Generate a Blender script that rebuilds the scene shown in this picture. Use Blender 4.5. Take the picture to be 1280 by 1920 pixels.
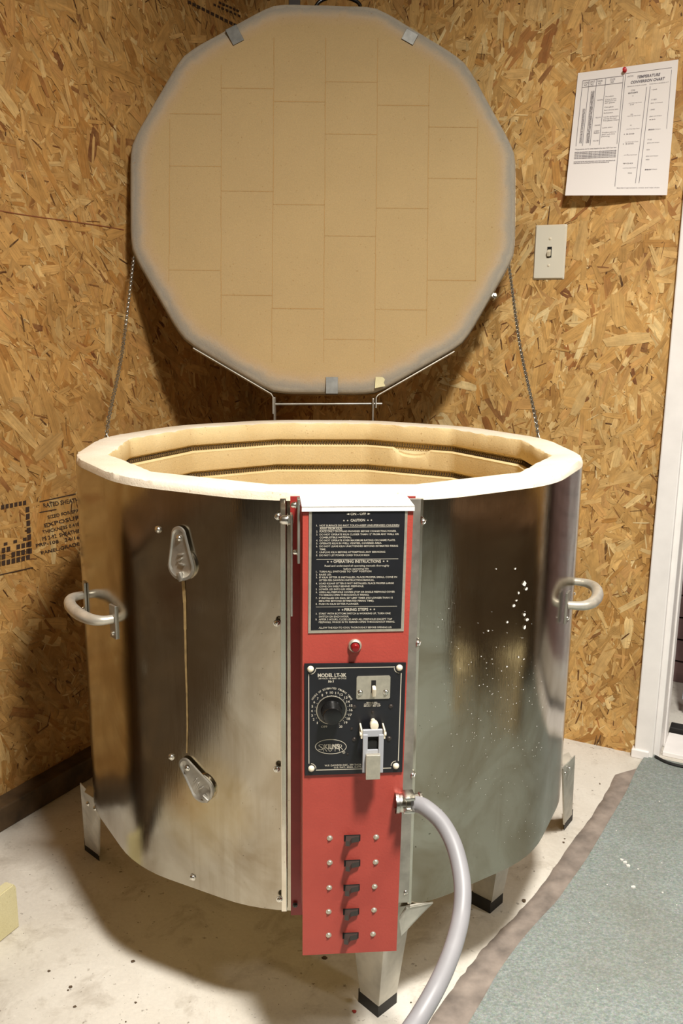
import bpy, bmesh, math, random
from mathutils import Vector, Matrix
from math import sin, cos, pi, radians as RD
random.seed(7)
S = bpy.context.scene
COL = S.collection
for o in list(bpy.data.objects): bpy.data.objects.remove(o)

# ------------------------------------------------------------ camera
FPX = 1652.1; PITCH = RD(12.22); ROLL = RD(0.642)
CAM = Vector((0.0207, -1.539, 1.045))
_f = Vector((0, cos(PITCH), -sin(PITCH))); _r = Vector((1, 0, 0)); _u = _r.cross(_f)
CR = _r * cos(ROLL) + _u * sin(ROLL); CU = -_r * sin(ROLL) + _u * cos(ROLL)
cd = bpy.data.cameras.new('camera'); cam = bpy.data.objects.new('camera', cd); COL.objects.link(cam)
M = Matrix.Identity(4)
for i in range(3):
    M[i][0] = CR[i]; M[i][1] = CU[i]; M[i][2] = -_f[i]; M[i][3] = CAM[i]
cam.matrix_world = M
cd.sensor_fit = 'VERTICAL'; cd.sensor_height = 24; cd.sensor_width = 16
cd.lens = FPX / 1920 * 24; cd.clip_start = 0.02; cd.clip_end = 30
S.camera = cam

# ------------------------------------------------------------ light, world, exposure
S.view_settings.view_transform = 'Standard'; S.view_settings.look = 'None'
S.view_settings.exposure = 0.18; S.view_settings.gamma = 1.0; S.view_settings.use_curve_mapping = False
W = bpy.data.worlds.new('world'); S.world = W; W.use_nodes = True
W.node_tree.nodes['Background'].inputs[0].default_value = (1.0, 0.82, 0.6, 1)
W.node_tree.nodes['Background'].inputs[1].default_value = 0.05

def area(name, loc, target, sx, sy, power, col):
    l = bpy.data.lights.new(name, 'AREA'); l.shape = 'RECTANGLE'; l.size = sx; l.size_y = sy
    l.energy = power; l.color = col
    o = bpy.data.objects.new(name, l); COL.objects.link(o); o.location = loc
    d = Vector(target) - Vector(loc)
    o.rotation_euler = d.to_track_quat('-Z', 'Y').to_euler()
    return o
# fluorescent ceiling fixtures of the shop, in front of and to the right of the kiln, shining down, and one low added fill
for nm, x, y, z, pw, spr in (('tube_light', 0.44, -1.26, 2.36, 74, 162), ('tube_light', 2.20, -2.00, 2.36, 14, 165), ('side_fill', 1.50, -0.62, 1.72, 6.5, 170)):  # the last, low light is added to brighten the right wall
    lo_ = area(nm, (x, y, z), (x, y, 0), 0.24, 0.24, pw, (1.0, 0.955, 0.885)); lo_.data.spread = RD(spr)

# ------------------------------------------------------------ ray helpers
def ray(x, y):
    return (_f + CR * ((x - 640) / FPX) - CU * ((y - 960) / FPX)).normalized()
def on_plane(x, y, p, n):
    d = ray(x, y); n = Vector(n)
    return CAM + d * ((Vector(p) - CAM).dot(n) / d.dot(n))
def on_floor(x, y, z=0.0):
    return on_plane(x, y, (0, 0, z), (0, 0, 1))
def at_depth(x, y, z):
    return CAM + (_f + CR * ((x - 640) / FPX) - CU * ((y - 960) / FPX)) * z

# ------------------------------------------------------------ object helpers
WORLD = {}
def empty(name, loc, label=None, cat=None, group=None, parent=None):
    o = bpy.data.objects.new(name, None); COL.objects.link(o); o.empty_display_size = 0.05
    loc = Vector(loc); WORLD[o] = loc
    if parent: o.parent = parent; o.location = loc - WORLD[parent]
    else: o.location = loc
    if label: o['label'] = label
    if cat: o['category'] = cat
    if group: o['group'] = group
    return o
def obj(name, bm, mats, parent=None, smooth=None, label=None, cat=None, kind=None, group=None, pivot=None):
    """links a bmesh written in world coordinates as one mesh object"""
    if not isinstance(mats, (list, tuple)): mats = [mats]
    if pivot is None:
        xs = [v.co for v in bm.verts]
        lo = Vector([min(c[i] for c in xs) for i in range(3)]); hi = Vector([max(c[i] for c in xs) for i in range(3)])
        pivot = (lo + hi) / 2; pivot.z = lo.z if parent is None else pivot.z
    pivot = Vector(pivot)
    bmesh.ops.translate(bm, vec=-pivot, verts=bm.verts[:])
    me = bpy.data.meshes.new(name); bm.to_mesh(me); bm.free()
    for m in mats: me.materials.append(m)
    if smooth is not None:
        me.shade_smooth(); 
        try: me.set_sharp_from_angle(angle=RD(smooth))
        except Exception: pass
    o = bpy.data.objects.new(name, me); COL.objects.link(o); WORLD[o] = pivot
    if parent: o.parent = parent; o.location = pivot - WORLD[parent]
    else: o.location = pivot
    if label: o['label'] = label
    if cat: o['category'] = cat
    if kind: o['kind'] = kind
    if group: o['group'] = group
    return o
def frame(n, up=(0, 0, 1)):
    """3x3 with z = n, y ~ up"""
    n = Vector(n).normalized(); up = Vector(up)
    x = up.cross(n).normalized(); y = n.cross(x)
    return Matrix((x, y, n)).transposed()
def mat4(o, R):
    m = R.to_4x4(); m.translation = Vector(o); return m
def box(bm, m, sx, sy, sz, bev=0.0, mi=0):
    """box centred on the origin of matrix m"""
    r = bmesh.ops.create_cube(bm, size=1.0, matrix=m @ Matrix.Diagonal((sx, sy, sz, 1)))
    vs = r['verts']; fs = {f for v in vs for f in v.link_faces}
    if bev > 0:
        es = {e for v in vs for e in v.link_edges}
        rr = bmesh.ops.bevel(bm, geom=list(es) , offset=bev, segments=2, profile=0.5, affect='EDGES')
        fs = set(rr['faces']) | {f for f in fs if f.is_valid}
    for f in fs: f.material_index = mi
    return vs
def cyl(bm, m, r1, r2, h, seg=24, mi=0, caps=True):
    """from origin of m along +z"""
    r = bmesh.ops.create_cone(bm, cap_ends=caps, segments=seg, radius1=r1, radius2=r2, depth=h, matrix=m @ Matrix.Translation((0, 0, h / 2)))
    for f in {f for v in r['verts'] for f in v.link_faces}: f.material_index = mi
def lathe(bm, m, prof, seg=24, mi=0):
    rings = []
    for (r, z) in prof:
        if r < 1e-6: rings.append([bm.verts.new(m @ Vector((0, 0, z)))])
        else: rings.append([bm.verts.new(m @ Vector((r * cos(2 * pi * k / seg), r * sin(2 * pi * k / seg), z))) for k in range(seg)])
    for a, b in zip(rings, rings[1:]):
        for k in range(seg):
            k2 = (k + 1) % seg
            if len(a) == 1 and len(b) == 1: continue
            if len(a) == 1: f = bm.faces.new((a[0], b[k2], b[k])) if False else bm.faces.new((a[0], b[k], b[k2]))
            elif len(b) == 1: f = bm.faces.new((a[k2], a[k], b[0]))
            else: f = bm.faces.new((a[k2], a[k], b[k], b[k2]))
            f.material_index = mi
def tube(bm, pts, rad, seg=12, mi=0, closed=False, caps=True):
    pts = [Vector(p) for p in pts]; n = len(pts)
    rads = rad if isinstance(rad, (list, tuple)) else [rad] * n
    tang = []
    for i in range(n):
        a = pts[(i - 1) % n] if (closed or i > 0) else pts[0]
        b = pts[(i + 1) % n] if (closed or i < n - 1) else pts[-1]
        tang.append((b - a).normalized())
    x = tang[0].orthogonal().normalized(); rings = []
    for i in range(n):
        t = tang[i]; x = (x - t * x.dot(t)).normalized(); y = t.cross(x)
        rings.append([bm.verts.new(pts[i] + (x * cos(2 * pi * k / seg) + y * sin(2 * pi * k / seg)) * rads[i]) for k in range(seg)])
    pairs = list(zip(rings, rings[1:])) + ([(rings[-1], rings[0])] if closed else [])
    for a, b in pairs:
        for k in range(seg):
            f = bm.faces.new((a[k], a[(k + 1) % seg], b[(k + 1) % seg], b[k])); f.material_index = mi
    if caps and not closed:
        f = bm.faces.new(rings[0][::-1]); f.material_index = mi
        f = bm.faces.new(rings[-1]); f.material_index = mi
def prism(bm, m, pts, h, mi=0):
    """polygon (x, y) in matrix m extruded along +z"""
    b = [bm.verts.new(m @ Vector((x, y, 0))) for x, y in pts]
    t = [bm.verts.new(m @ Vector((x, y, h))) for x, y in pts]
    fs = [bm.faces.new(b[::-1]), bm.faces.new(t)]
    n = len(pts)
    for i in range(n): fs.append(bm.faces.new((b[i], b[(i + 1) % n], t[(i + 1) % n], t[i])))
    for f in fs: f.material_index = mi
    return b + t
def rrect(w, h, r, seg=4):
    out = []
    for cx, cy, a0 in ((w/2-r, h/2-r, 0), (-w/2+r, h/2-r, 90), (-w/2+r, -h/2+r, 180), (w/2-r, -h/2+r, 270)):
        for k in range(seg + 1):
            a = RD(a0 + 90 * k / seg); out.append((cx + r * cos(a), cy + r * sin(a)))
    return out
def catmull(pts, n=8):
    pts = [Vector(p) for p in pts]; P = [2 * pts[0] - pts[1]] + pts + [2 * pts[-1] - pts[-2]]; out = []
    for i in range(1, len(P) - 2):
        for k in range(n):
            t = k / n; a, b, c, d = P[i-1:i+3]
            out.append(0.5 * ((2*b) + (c-a)*t + (2*a-5*b+4*c-d)*t*t + (3*b-a-3*c+d)*t**3))
    out.append(pts[-1]); return out

# ------------------------------------------------------------ materials
def lin(c):
    return tuple(((v/255)/12.92 if v <= 10 else (((v/255)+0.055)/1.055)**2.4) for v in c) + (1.0,)
class NT:
    def __init__(s, name):
        s.m = bpy.data.materials.new(name); s.m.use_nodes = True; s.t = s.m.node_tree
        s.b = s.t.nodes['Principled BSDF']
    def n(s, ty, **kw):
        x = s.t.nodes.new(ty)
        for k, v in kw.items(): setattr(x, k, v)
        return x
    def l(s, a, b): s.t.links.new(a, b)
    def set(s, **kw):
        for k, v in kw.items(): s.b.inputs[k.replace('_', ' ')].default_value = v
    def coords(s, scale=(1, 1, 1), rot=(0, 0, 0), out='Object'):
        tc = s.n('ShaderNodeTexCoord'); mp = s.n('ShaderNodeMapping'); mp.inputs['Scale'].default_value = scale
        mp.inputs['Rotation'].default_value = rot
        s.l(tc.outputs[out], mp.inputs[0]); return mp.outputs[0]
    def noise(s, co, scale, detail=4, rough=0.55, dist=0.0):
        x = s.n('ShaderNodeTexNoise'); x.inputs['Scale'].default_value = scale; x.inputs['Detail'].default_value = detail
        x.inputs['Roughness'].default_value = rough; x.inputs['Distortion'].default_value = dist
        s.l(co, x.inputs['Vector']); return x.outputs['Fac']
    def ramp(s, fac, stops):
        r = s.n('ShaderNodeValToRGB'); e = r.color_ramp.elements
        while len(e) < len(stops): e.new(0.5)
        for q, (p, c) in zip(e, stops): q.position = p; q.color = c if len(c) == 4 else tuple(c) + (1,)
        s.l(fac, r.inputs[0]); return r.outputs[0]
    def rng(s, fac, a, b, c, d):
        r = s.n('ShaderNodeMapRange'); s.l(fac, r.inputs[0])
        for i, v in enumerate((a, b, c, d)): r.inputs[i+1].default_value = v
        return r.outputs[0]
    def mix(s, fac, a, b, mode='MIX'):
        x = s.n('ShaderNodeMix', data_type='RGBA', blend_type=mode)
        for sock, v in ((x.inputs[0], fac), (x.inputs[6], a), (x.inputs[7], b)):
            if hasattr(v, 'links') or hasattr(v, 'is_linked'): s.l(v, sock)
            else: sock.default_value = v
        return x.outputs[2]
    def bump(s, h, strength=0.3, dist=0.002):
        x = s.n('ShaderNodeBump'); x.inputs['Strength'].default_value = strength; x.inputs['Distance'].default_value = dist
        s.l(h, x.inputs['Height']); s.l(x.outputs[0], s.b.inputs['Normal']); return x
G = lambda v: (v, v, v, 1)
def flat(name, c, rough=0.5, metal=0.0, var=0.0, vscale=40, bump=0.0, bscale=200, bd=0.001):
    t = NT(name); t.set(Roughness=rough, Metallic=metal); t.b.inputs['Base Color'].default_value = lin(c)
    co = t.coords()
    if var > 0:
        nz = t.noise(co, vscale); a = lin([max(0, v*(1-var)) for v in c]); b = lin([min(255, v*(1+var*0.6)) for v in c])
        t.l(t.ramp(nz, [(0.3, a), (0.7, b)]), t.b.inputs['Base Color'])
    if bump > 0: t.bump(t.noise(co, bscale, 3), bump, bd)
    return t.m

def m_osb():
    t = NT('oriented_strand_board')
    at = t.n('ShaderNodeAttribute'); at.attribute_name = 'flake'
    uv = t.n('ShaderNodeUVMap'); uv.uv_map = 'grain'
    mp = t.n('ShaderNodeMapping'); mp.inputs['Scale'].default_value = (9, 330, 1); t.l(uv.outputs[0], mp.inputs[0])
    g = t.noise(mp.outputs[0], 1.0, 5, 0.65, 0.6)
    mp2 = t.n('ShaderNodeMapping'); mp2.inputs['Scale'].default_value = (30, 60, 1); t.l(uv.outputs[0], mp2.inputs[0])
    g2 = t.noise(mp2.outputs[0], 1.0, 3)
    bl = t.noise(t.coords((1, 1, 1)), 38, 5, 0.7, 1.0)
    c0_ = t.mix(t.rng(bl, 0.45, 0.70, 0.0, 0.42), at.outputs['Color'], lin((192, 148, 86)))
    c = t.mix(0.75, c0_, t.ramp(g, [(0.25, G(0.55)), (0.5, G(0.92)), (0.8, G(1.12))]), 'MULTIPLY')
    c = t.mix(0.8, c, t.ramp(g2, [(0.3, G(0.72)), (0.7, G(1.12))]), 'MULTIPLY')
    co = t.coords()
    lg = t.noise(co, 6, 5, 0.65, 0.5)
    c = t.mix(0.8, c, t.ramp(lg, [(0.3, G(0.78)), (0.7, G(1.16))]), 'MULTIPLY')
    sp = t.noise(co, 75, 3, 0.6, 1.5)
    c = t.mix(t.rng(sp, 0.67, 0.74, 0.0, 0.85), c, lin((62, 36, 18)))
    t.l(c, t.b.inputs['Base Color']); t.set(Roughness=0.62)
    t.b.inputs['Specular IOR Level'].default_value = 0.3
    t.bump(g, 0.35, 0.0008); return t.m
def m_steel(name, tint, rough, smear, speck, heat=None):
    t = NT(name); co = t.coords()
    st = t.coords((14, 14, 0.9)); big = t.noise(co, 7, 4, 0.6, 0.8); streak = t.noise(st, 3.0, 5, 0.6)
    fine = t.noise(t.coords((60, 60, 2)), 12, 3, 0.7)
    c = t.mix(t.rng(big, 0.42, 0.72, 0.0, 0.75), lin(tint), lin(smear))
    c = t.mix(t.rng(streak, 0.55, 0.8, 0.0, 0.5), c, lin(smear))
    sp = t.noise(co, 260, 2, 0.5)
    c = t.mix(t.rng(sp, 0.74, 0.78, 0.0, speck), c, lin((60, 48, 34)))
    for hp, hr, hc in (heat or []):
        vm = t.n('ShaderNodeVectorMath', operation='DISTANCE'); t.l(co, vm.inputs[0]); vm.inputs[1].default_value = hp
        nn_ = t.noise(co, 22, 4, 0.6); ad = t.n('ShaderNodeMath', operation='MULTIPLY_ADD'); t.l(nn_, ad.inputs[0]); ad.inputs[1].default_value = 0.05; t.l(vm.outputs['Value'], ad.inputs[2])
        c = t.mix(t.rng(ad.outputs[0], hr*.3, hr, 0.5, 0.0), c, lin(hc))
    t.l(c, t.b.inputs['Base Color'])
    r = t.n('ShaderNodeMath', operation='ADD'); t.l(t.rng(big, 0.3, 0.75, rough*0.6, rough*1.7), r.inputs[0]); t.l(t.rng(fine, 0.3, 0.7, 0.0, 0.04), r.inputs[1])
    t.l(r.outputs[0], t.b.inputs['Roughness']); t.set(Metallic=1.0)
    h = t.n('ShaderNodeMath', operation='ADD'); t.l(t.noise(t.coords((1, 1, 0.35)), 5.5, 2, 0.4), h.inputs[0])
    f2 = t.n('ShaderNodeMath', operation='MULTIPLY'); t.l(fine, f2.inputs[0]); f2.inputs[1].default_value = 0.012; t.l(f2.outputs[0], h.inputs[1])
    t.bump(h.outputs[0], 0.55, 0.010); return t.m
def m_brick(name, c1, c2, dirt):
    t = NT(name); co = t.coords()
    a = t.noise(co, 9, 5, 0.6); c = t.ramp(a, [(0.3, lin(c1)), (0.7, lin(c2))])
    sp = t.noise(co, 190, 2, 0.5); c = t.mix(t.rng(sp, 0.68, 0.74, 0.0, 0.55), c, lin(dirt))
    b = t.noise(co, 420, 3, 0.6); c = t.mix(0.4, c, t.ramp(b, [(0.3, G(0.82)), (0.7, G(1.08))]), 'MULTIPLY')
    t.l(c, t.b.inputs['Base Color']); t.set(Roughness=0.95); t.b.inputs['Specular IOR Level'].default_value = 0.1
    t.bump(t.noise(co, 300, 4, 0.7), 0.5, 0.0012); return t.m
def m_concrete():
    t = NT('concrete'); co = t.coords()
    a = t.noise(co, 2.2, 7, 0.62, 0.4); c = t.ramp(a, [(0.28, lin((186, 178, 164))), (0.5, lin((214, 208, 196))), (0.72, lin((232, 228, 218)))])
    b = t.noise(co, 14, 6, 0.7, 0.6); c = t.mix(t.rng(b, 0.52, 0.8, 0, 0.65), c, lin((142, 128, 108)))
    p = t.noise(co, 85, 3, 0.6); c = t.mix(t.rng(p, 0.66, 0.74, 0, 0.7), c, lin((98, 84, 68)))
    s = t.noise(t.coords((1, 7, 1), (0, 0, 0.5)), 26, 4, 0.7, 1.2); c = t.mix(t.rng(s, 0.6, 0.75, 0, 0.4), c, lin((240, 236, 226)))
    t.l(c, t.b.inputs['Base Color']); t.set(Roughness=0.8)
    fm = t.noise(co, 150, 5, 0.75, 0.3); c = t.mix(0.5, c, t.ramp(fm, [(0.3, G(0.84)), (0.7, G(1.06))]), 'MULTIPLY'); t.l(c, t.b.inputs['Base Color'])
    t.bump(t.noise(co, 40, 6, 0.7), 0.35, 0.003); return t.m
def m_carpet():
    t = NT('carpet_pile'); co = t.coords()
    v = t.n('ShaderNodeTexVoronoi'); v.inputs['Scale'].default_value = 420; t.l(co, v.inputs['Vector'])
    b = t.noise(t.coords((1, 1.3, 1)), 190, 6, 0.8, 0.3)
    c = t.ramp(b, [(0.3, lin((106, 120, 113))), (0.5, lin((142, 150, 146))), (0.72, lin((182, 187, 184)))])
    c = t.mix(0.10, c, v.outputs['Color'], 'SOFT_LIGHT')
    a = t.noise(co, 5, 5, 0.6); c = t.mix(t.rng(a, 0.4, 0.75, 0, 0.35), c, lin((118, 112, 98)))
    t.l(c, t.b.inputs['Base Color']); t.set(Roughness=1.0); t.b.inputs['Specular IOR Level'].default_value = 0.05
    t.bump(b, 0.5, 0.002); return t.m
def m_red():
    t = NT('red_hammered_paint'); co = t.coords()
    v = t.noise(co, 330, 2, 0.5); a = t.noise(co, 12, 4)
    c = t.ramp(a, [(0.3, lin((164, 64, 54))), (0.7, lin((178, 73, 61)))])
    sp = t.noise(co, 60, 4, 0.7); c = t.mix(t.rng(sp, 0.72, 0.76, 0, 0.5), c, lin((180, 120, 104)))
    t.l(c, t.b.inputs['Base Color']); t.set(Roughness=0.42); t.bump(v, 0.35, 0.0008); return t.m

OSB = m_osb()
STEEL = m_steel('stainless_jacket', (176, 170, 156), 0.11, (132, 116, 90), 0.8, [((-0.185, -0.385, -0.150), 0.13, (186, 160, 96)), ((-0.21, -0.37, -0.150), 0.075, (150, 110, 66)), ((-0.21, -0.37, 0.155), 0.08, (130, 92, 66))])
STEEL_TRIM = m_steel('stainless_strip', (215, 210, 198), 0.13, (180, 165, 140), 0.4)
LEGM = flat('leg_sheet_metal', (198, 194, 182), 0.45, 0.35, 0.14, 20, 0.1, 60)
GALV = flat('galvanised_sheet', (178, 174, 164), 0.42, 0.85, 0.14, 30, 0.15, 90)
CLIP = flat('clip_steel', (120, 119, 114), 0.45, 1.0, 0.1, 60)
ZINC = flat('zinc_screw', (215, 213, 205), 0.28, 1.0, 0.08, 100)
BRICK = m_brick('insulating_firebrick', (228, 202, 148), (240, 218, 168), (156, 112, 66))
RIMBRICK = m_brick('firebrick_rim', (228, 214, 190), (240, 230, 212), (170, 150, 120))
def m_lid():
    t = NT('lid_firebrick_worn_edge'); co = t.coords()
    at = t.n('ShaderNodeAttribute'); at.attribute_name = 'wear'
    n1 = t.noise(co, 16, 5, 0.65, 0.4); n2 = t.noise(co, 60, 4, 0.7)
    ad = t.n('ShaderNodeMath', operation='MULTIPLY_ADD'); t.l(n1, ad.inputs[0]); ad.inputs[1].default_value = 0.55; ad.inputs[2].default_value = -0.275
    a2 = t.n('ShaderNodeMath', operation='MULTIPLY_ADD'); t.l(n2, a2.inputs[0]); a2.inputs[1].default_value = 0.25; a2.inputs[2].default_value = -0.125
    sm = t.n('ShaderNodeMath', operation='ADD'); t.l(ad.outputs[0], sm.inputs[0]); t.l(a2.outputs[0], sm.inputs[1])
    gate = t.n('ShaderNodeMath', operation='MULTIPLY'); t.l(sm.outputs[0], gate.inputs[0]); t.l(t.rng(at.outputs['Fac'], 0.0, 0.3, 0.25, 1.0), gate.inputs[1])
    f = t.n('ShaderNodeMath', operation='ADD'); t.l(at.outputs['Fac'], f.inputs[0]); t.l(gate.outputs[0], f.inputs[1])
    c = t.ramp(f.outputs[0], [(0.0, lin((180, 155, 112))), (0.22, lin((181, 156, 119))), (0.42, lin((180, 160, 132))), (0.60, lin((164, 153, 135))), (0.76, lin((154, 147, 134))), (0.95, lin((172, 162, 144)))])
    big = t.noise(co, 5, 4, 0.6); c = t.mix(0.5, c, t.ramp(big, [(0.3, G(0.9)), (0.7, G(1.06))]), 'MULTIPLY')
    sp = t.noise(co, 190, 2, 0.5); c = t.mix(t.rng(sp, 0.69, 0.74, 0.0, 0.5), c, lin((150, 118, 74)))
    b = t.noise(co, 420, 3, 0.6); c = t.mix(0.4, c, t.ramp(b, [(0.3, G(0.84)), (0.7, G(1.06))]), 'MULTIPLY')
    t.l(c, t.b.inputs['Base Color']); t.set(Roughness=0.95); t.b.inputs['Specular IOR Level'].default_value = 0.1
    t.bump(t.noise(co, 300, 4, 0.7), 0.5, 0.0012); return t.m
LIDBRICK = m_lid()
JOINT = m_brick('brick_joint', (172, 140, 94), (180, 148, 100), (156, 122, 78))
COIL = flat('element_wire', (88, 74, 58), 0.75, 0.4, 0.2)
RED = m_red()
BLACKPL = flat('black_plate_enamel', (24, 25, 30), 0.38, 0.0, 0.15, 60)
BLACK = flat('black_plastic', (20, 20, 20), 0.25)
DARKSW = flat('dark_switch_plastic', (52, 46, 42), 0.35)
SILVERINK = flat('silver_print', (205, 198, 182), 0.5, 0.2)
PLATESIL = flat('brushed_aluminium', (200, 194, 178), 0.4, 0.7, 0.06, 150)
SITTER = flat('grey_painted_metal', (176, 178, 184), 0.45, 0.2)
IVORY = flat('ivory_plastic', (226, 216, 192), 0.4)
WHITEPL = flat('white_perforated_metal', (240, 238, 234), 0.5, 0.0)
CONDUIT = flat('grey_cord_jacket', (142, 141, 144), 0.45, 0.0, 0.04, 25)
HANDLE = flat('painted_silver_handle', (196, 190, 176), 0.38, 0.5, 0.08, 60)
CONC = m_concrete(); CARPET = m_carpet()
STRIP = flat('worn_rubber_strip', (146, 135, 126), 0.7, 0, 0.2, 24, 0.4, 60, 0.002)
WHITE = flat('white_paint', (244, 240, 236), 0.5, 0, 0.03, 14, 0.1, 60)
WHITE2 = flat('cool_white_paint', (206, 214, 222), 0.5, 0, 0.03, 14)
PAPER = flat('paper', (236, 230, 226), 0.75)
INK = flat('grey_ink', (112, 106, 112), 0.8)
STAMP = flat('black_stamp_ink', (60, 41, 27), 0.8)
RUBBER = flat('black_rubber', (34, 32, 30), 0.6, 0, 0.2)
BOARD = flat('dark_baseboard_wood', (84, 66, 44), 0.7, 0, 0.3, 22, 0.3, 70)
CREAM = m_brick('cream_board', (206, 196, 152), (220, 212, 172), (170, 160, 120))
MORTAR = flat('outside_brick', (134, 108, 106), 0.8, 0, 0.12, 20)
BACKWALL = flat('back_wall_board', (72, 64, 54), 0.8, 0, 0.25, 4)
CEIL = flat('ceiling_board', (176, 164, 140), 0.9, 0, 0.1, 4)
REDPL = flat('red_lens', (120, 20, 22), 0.2)
STAIN = flat('dried_drip', (168, 142, 96), 0.5, 0.2, 0.2, 60)
PAINTW = flat('white_paint_drops', (226, 224, 218), 0.6)
CHAINM = flat('chain_steel', (160, 158, 150), 0.35, 0.95, 0.1, 100)
DARKCH = flat('dark_slot', (14, 13, 12), 0.8)
CHIPB = flat('chipped_brick', (150, 116, 76), 0.95, 0, 0.2, 120)

# ------------------------------------------------------------ room frame
aL = RD(61.0); dL = Vector((cos(aL), sin(aL), 0)); nL = Vector((sin(aL), -cos(aL), 0))
mid = Vector((-0.620, 0.190, 0)); WL = mid - nL * 0.055            # left wall plane
aR = RD(-27.0); dR = Vector((cos(aR), sin(aR), 0)); nR = Vector((sin(aR), -cos(aR), 0))
WR = (on_floor(1060, 1385) + on_floor(1188, 1412)) / 2
den = dL.x * dR.y - dL.y * dR.x
tt = ((WR - WL).x * dR.y - (WR - WL).y * dR.x) / den
CORNER = WL + dL * tt
H = 2.42
HIDE = []

def flakes(bm, col, uvl, origin, d, n, s0, s1, z0, z1, count, orient, big=1.0, tone=(1, 1, 1)):
    """lays overlapping wood strands on a wall region, each one a flat ragged chip"""
    pal = [((202, 161, 100), 16), ((194, 151, 90), 18), ((208, 170, 112), 14), ((186, 142, 82), 14), ((214, 182, 126), 7),
           ((172, 122, 62), 7), ((150, 98, 52), 2.4), ((118, 74, 42), 1), ((226, 198, 144), 3), ((190, 144, 88), 12)]
    bag = [c for c, w in pal for _ in range(int(w*5))]
    for i in range(count):
        s = random.uniform(s0, s1); z = random.uniform(z0, z1)
        k = random.random(); frac = i / count
        if k < 0.26: L = random.uniform(.05, .12); w = random.uniform(.010, .032)
        elif k < 0.66: L = random.uniform(.022, .065); w = random.uniform(.004, .013)
        else: L = random.uniform(.010, .045); w = random.uniform(.0010, .004)
        if frac > 0.5 and k < 0.26 and random.random() < 0.6: L *= .55; w *= .6
        L *= big; w *= big
        a = random.gauss(orient, 0.55) if random.random() < 0.72 else random.uniform(0, pi)
        c = random.choice(bag); blend = 0.30 if random.random() < 0.72 else 0.0
        if k >= 0.66 and random.random() < 0.34: blend = 0.1; c = random.choice([(92, 56, 30), (70, 42, 24), (116, 74, 40), (226, 200, 150)])
        jit = random.uniform(.95, 1.05); c = [v*(1-blend) + q_*blend for v, q_ in zip(c, (196, 151, 88))]; c = lin([min(255, v * jit * tt_) for v, tt_ in zip(c, tone)])
        h = L / 2; q = w / 2; R = random.uniform
        pts = [(-h*R(.85, 1.05), -q*R(.6, 1.1)), (-h*R(.2, .6), -q*R(.8, 1.2)), (h*R(.3, .7), -q*R(.75, 1.2)), (h*R(.85, 1.1), -q*R(.4, 1)), (h*R(.78, .95), q*R(-.3, .3)),
               (h*R(.85, 1.1), q*R(.4, 1)), (h*R(.2, .7), q*R(.75, 1.2)), (-h*R(.3, .7), q*R(.75, 1.2)), (-h*R(.85, 1.1), q*R(.3, 1)), (-h*R(.8, .98), q*R(-.3, .3))]
        off = 0.0002 + i * 1.6e-7 * (10000 / count) * 1.0
        ca, sa = cos(a), sin(a); ou, ov = R(0, 50), R(0, 50); vs = []; ok = True
        for x, y in pts:
            ss = s + x*ca - y*sa; zz = min(max(z + x*sa + y*ca, z0), z1); ss = min(max(ss, s0), s1)
            vs.append(bm.verts.new(origin + d*ss + Vector((0, 0, zz)) + n*off))
        f = bm.faces.new(vs)
        if f.normal.dot(n) < 0: f.normal_update(); 
        f.normal_update()
        if f.normal.dot(n) < 0: f.normal_flip()
        for lp in f.loops:
            lp[col] = c
        for (x, y), v in zip(pts, vs):
            for lp in v.link_loops: lp[uvl].uv = (x + ou, y + ov)
def osb_wall(name, origin, d, n, segs, regions):
    bm = bmesh.new(); col = bm.loops.layers.float_color.new('flake'); uvl = bm.loops.layers.uv.new('grain')
    base = lin((176, 130, 70))
    for (s0, s1, z0, z1) in segs:
        m = mat4(origin + d*((s0+s1)/2) + Vector((0, 0, (z0+z1)/2)) - n*0.01, frame(n))
        box(bm, m, s1-s0, z1-z0, 0.02)
    for f in bm.faces:
        for lp in f.loops: lp[col] = base; lp[uvl].uv = (lp.vert.co.z, lp.vert.co.x)
    for r in regions: flakes(bm, col, uvl, origin, d, n, *r)
    return obj(name, bm, OSB, kind='structure')

# left wall: distances run from the corner towards the viewer
dLv = -dL
osb_wall('wall_left', CORNER, dLv, nL, [(-0.02, 4.2, 0, H)],
         [(0, 1.25, 0.0, 1.9, 15000, 0.9, 1.0, (0.97, 0.945, 0.90)), (1.25, 4.2, 0, H, 2600, 0.8, 1.7), (0, 1.25, 1.9, H, 500, .9, 1.7)])
# right wall with a door opening
sDoor = (on_floor(1190, 1412) - CORNER).dot(dR)     # left edge of the casing
CW = 0.042; JW = 0.030                               # casing and jamb
o0 = sDoor + CW; o1 = o0 + 0.86
osb_wall('wall_right', CORNER, dR, nR, [(-0.02, o0, 0, H), (o1, 4.0, 0, H), (o0, o1, 2.05, H)],
         [(0, o0, 0.0, 1.95, 14000, 1.35, 1.0, (1.09, 1.10, 1.10)), (0, o0, 1.95, H, 500, 1.3, 1.7), (o1, 4.0, 0, H, 1500, 1.3, 2.0), (o0, o1, 2.05, H, 300, 1.3, 1.7)])
fl = bmesh.new()
FC = CORNER - dL*2.1 + dR*2.0
box(fl, mat4(FC + Vector((0, 0, -0.02)) , frame((0, 0, 1), dL)), 4.6, 4.6, 0.04)
obj('floor', fl, CONC, kind='structure')
bm = bmesh.new(); box(bm, mat4(FC + Vector((0, 0, H + 0.02)), frame((0, 0, 1), dL)), 4.4, 4.6, 0.04); obj('ceiling', bm, CEIL, kind='structure')
bm = bmesh.new(); box(bm, mat4(CORNER - dL*4.2 + dR*2.0 + Vector((0, 0, H/2)), frame(dL)), 4.1, H, 0.03); obj('wall_back', bm, BACKWALL, kind='structure')
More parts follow.
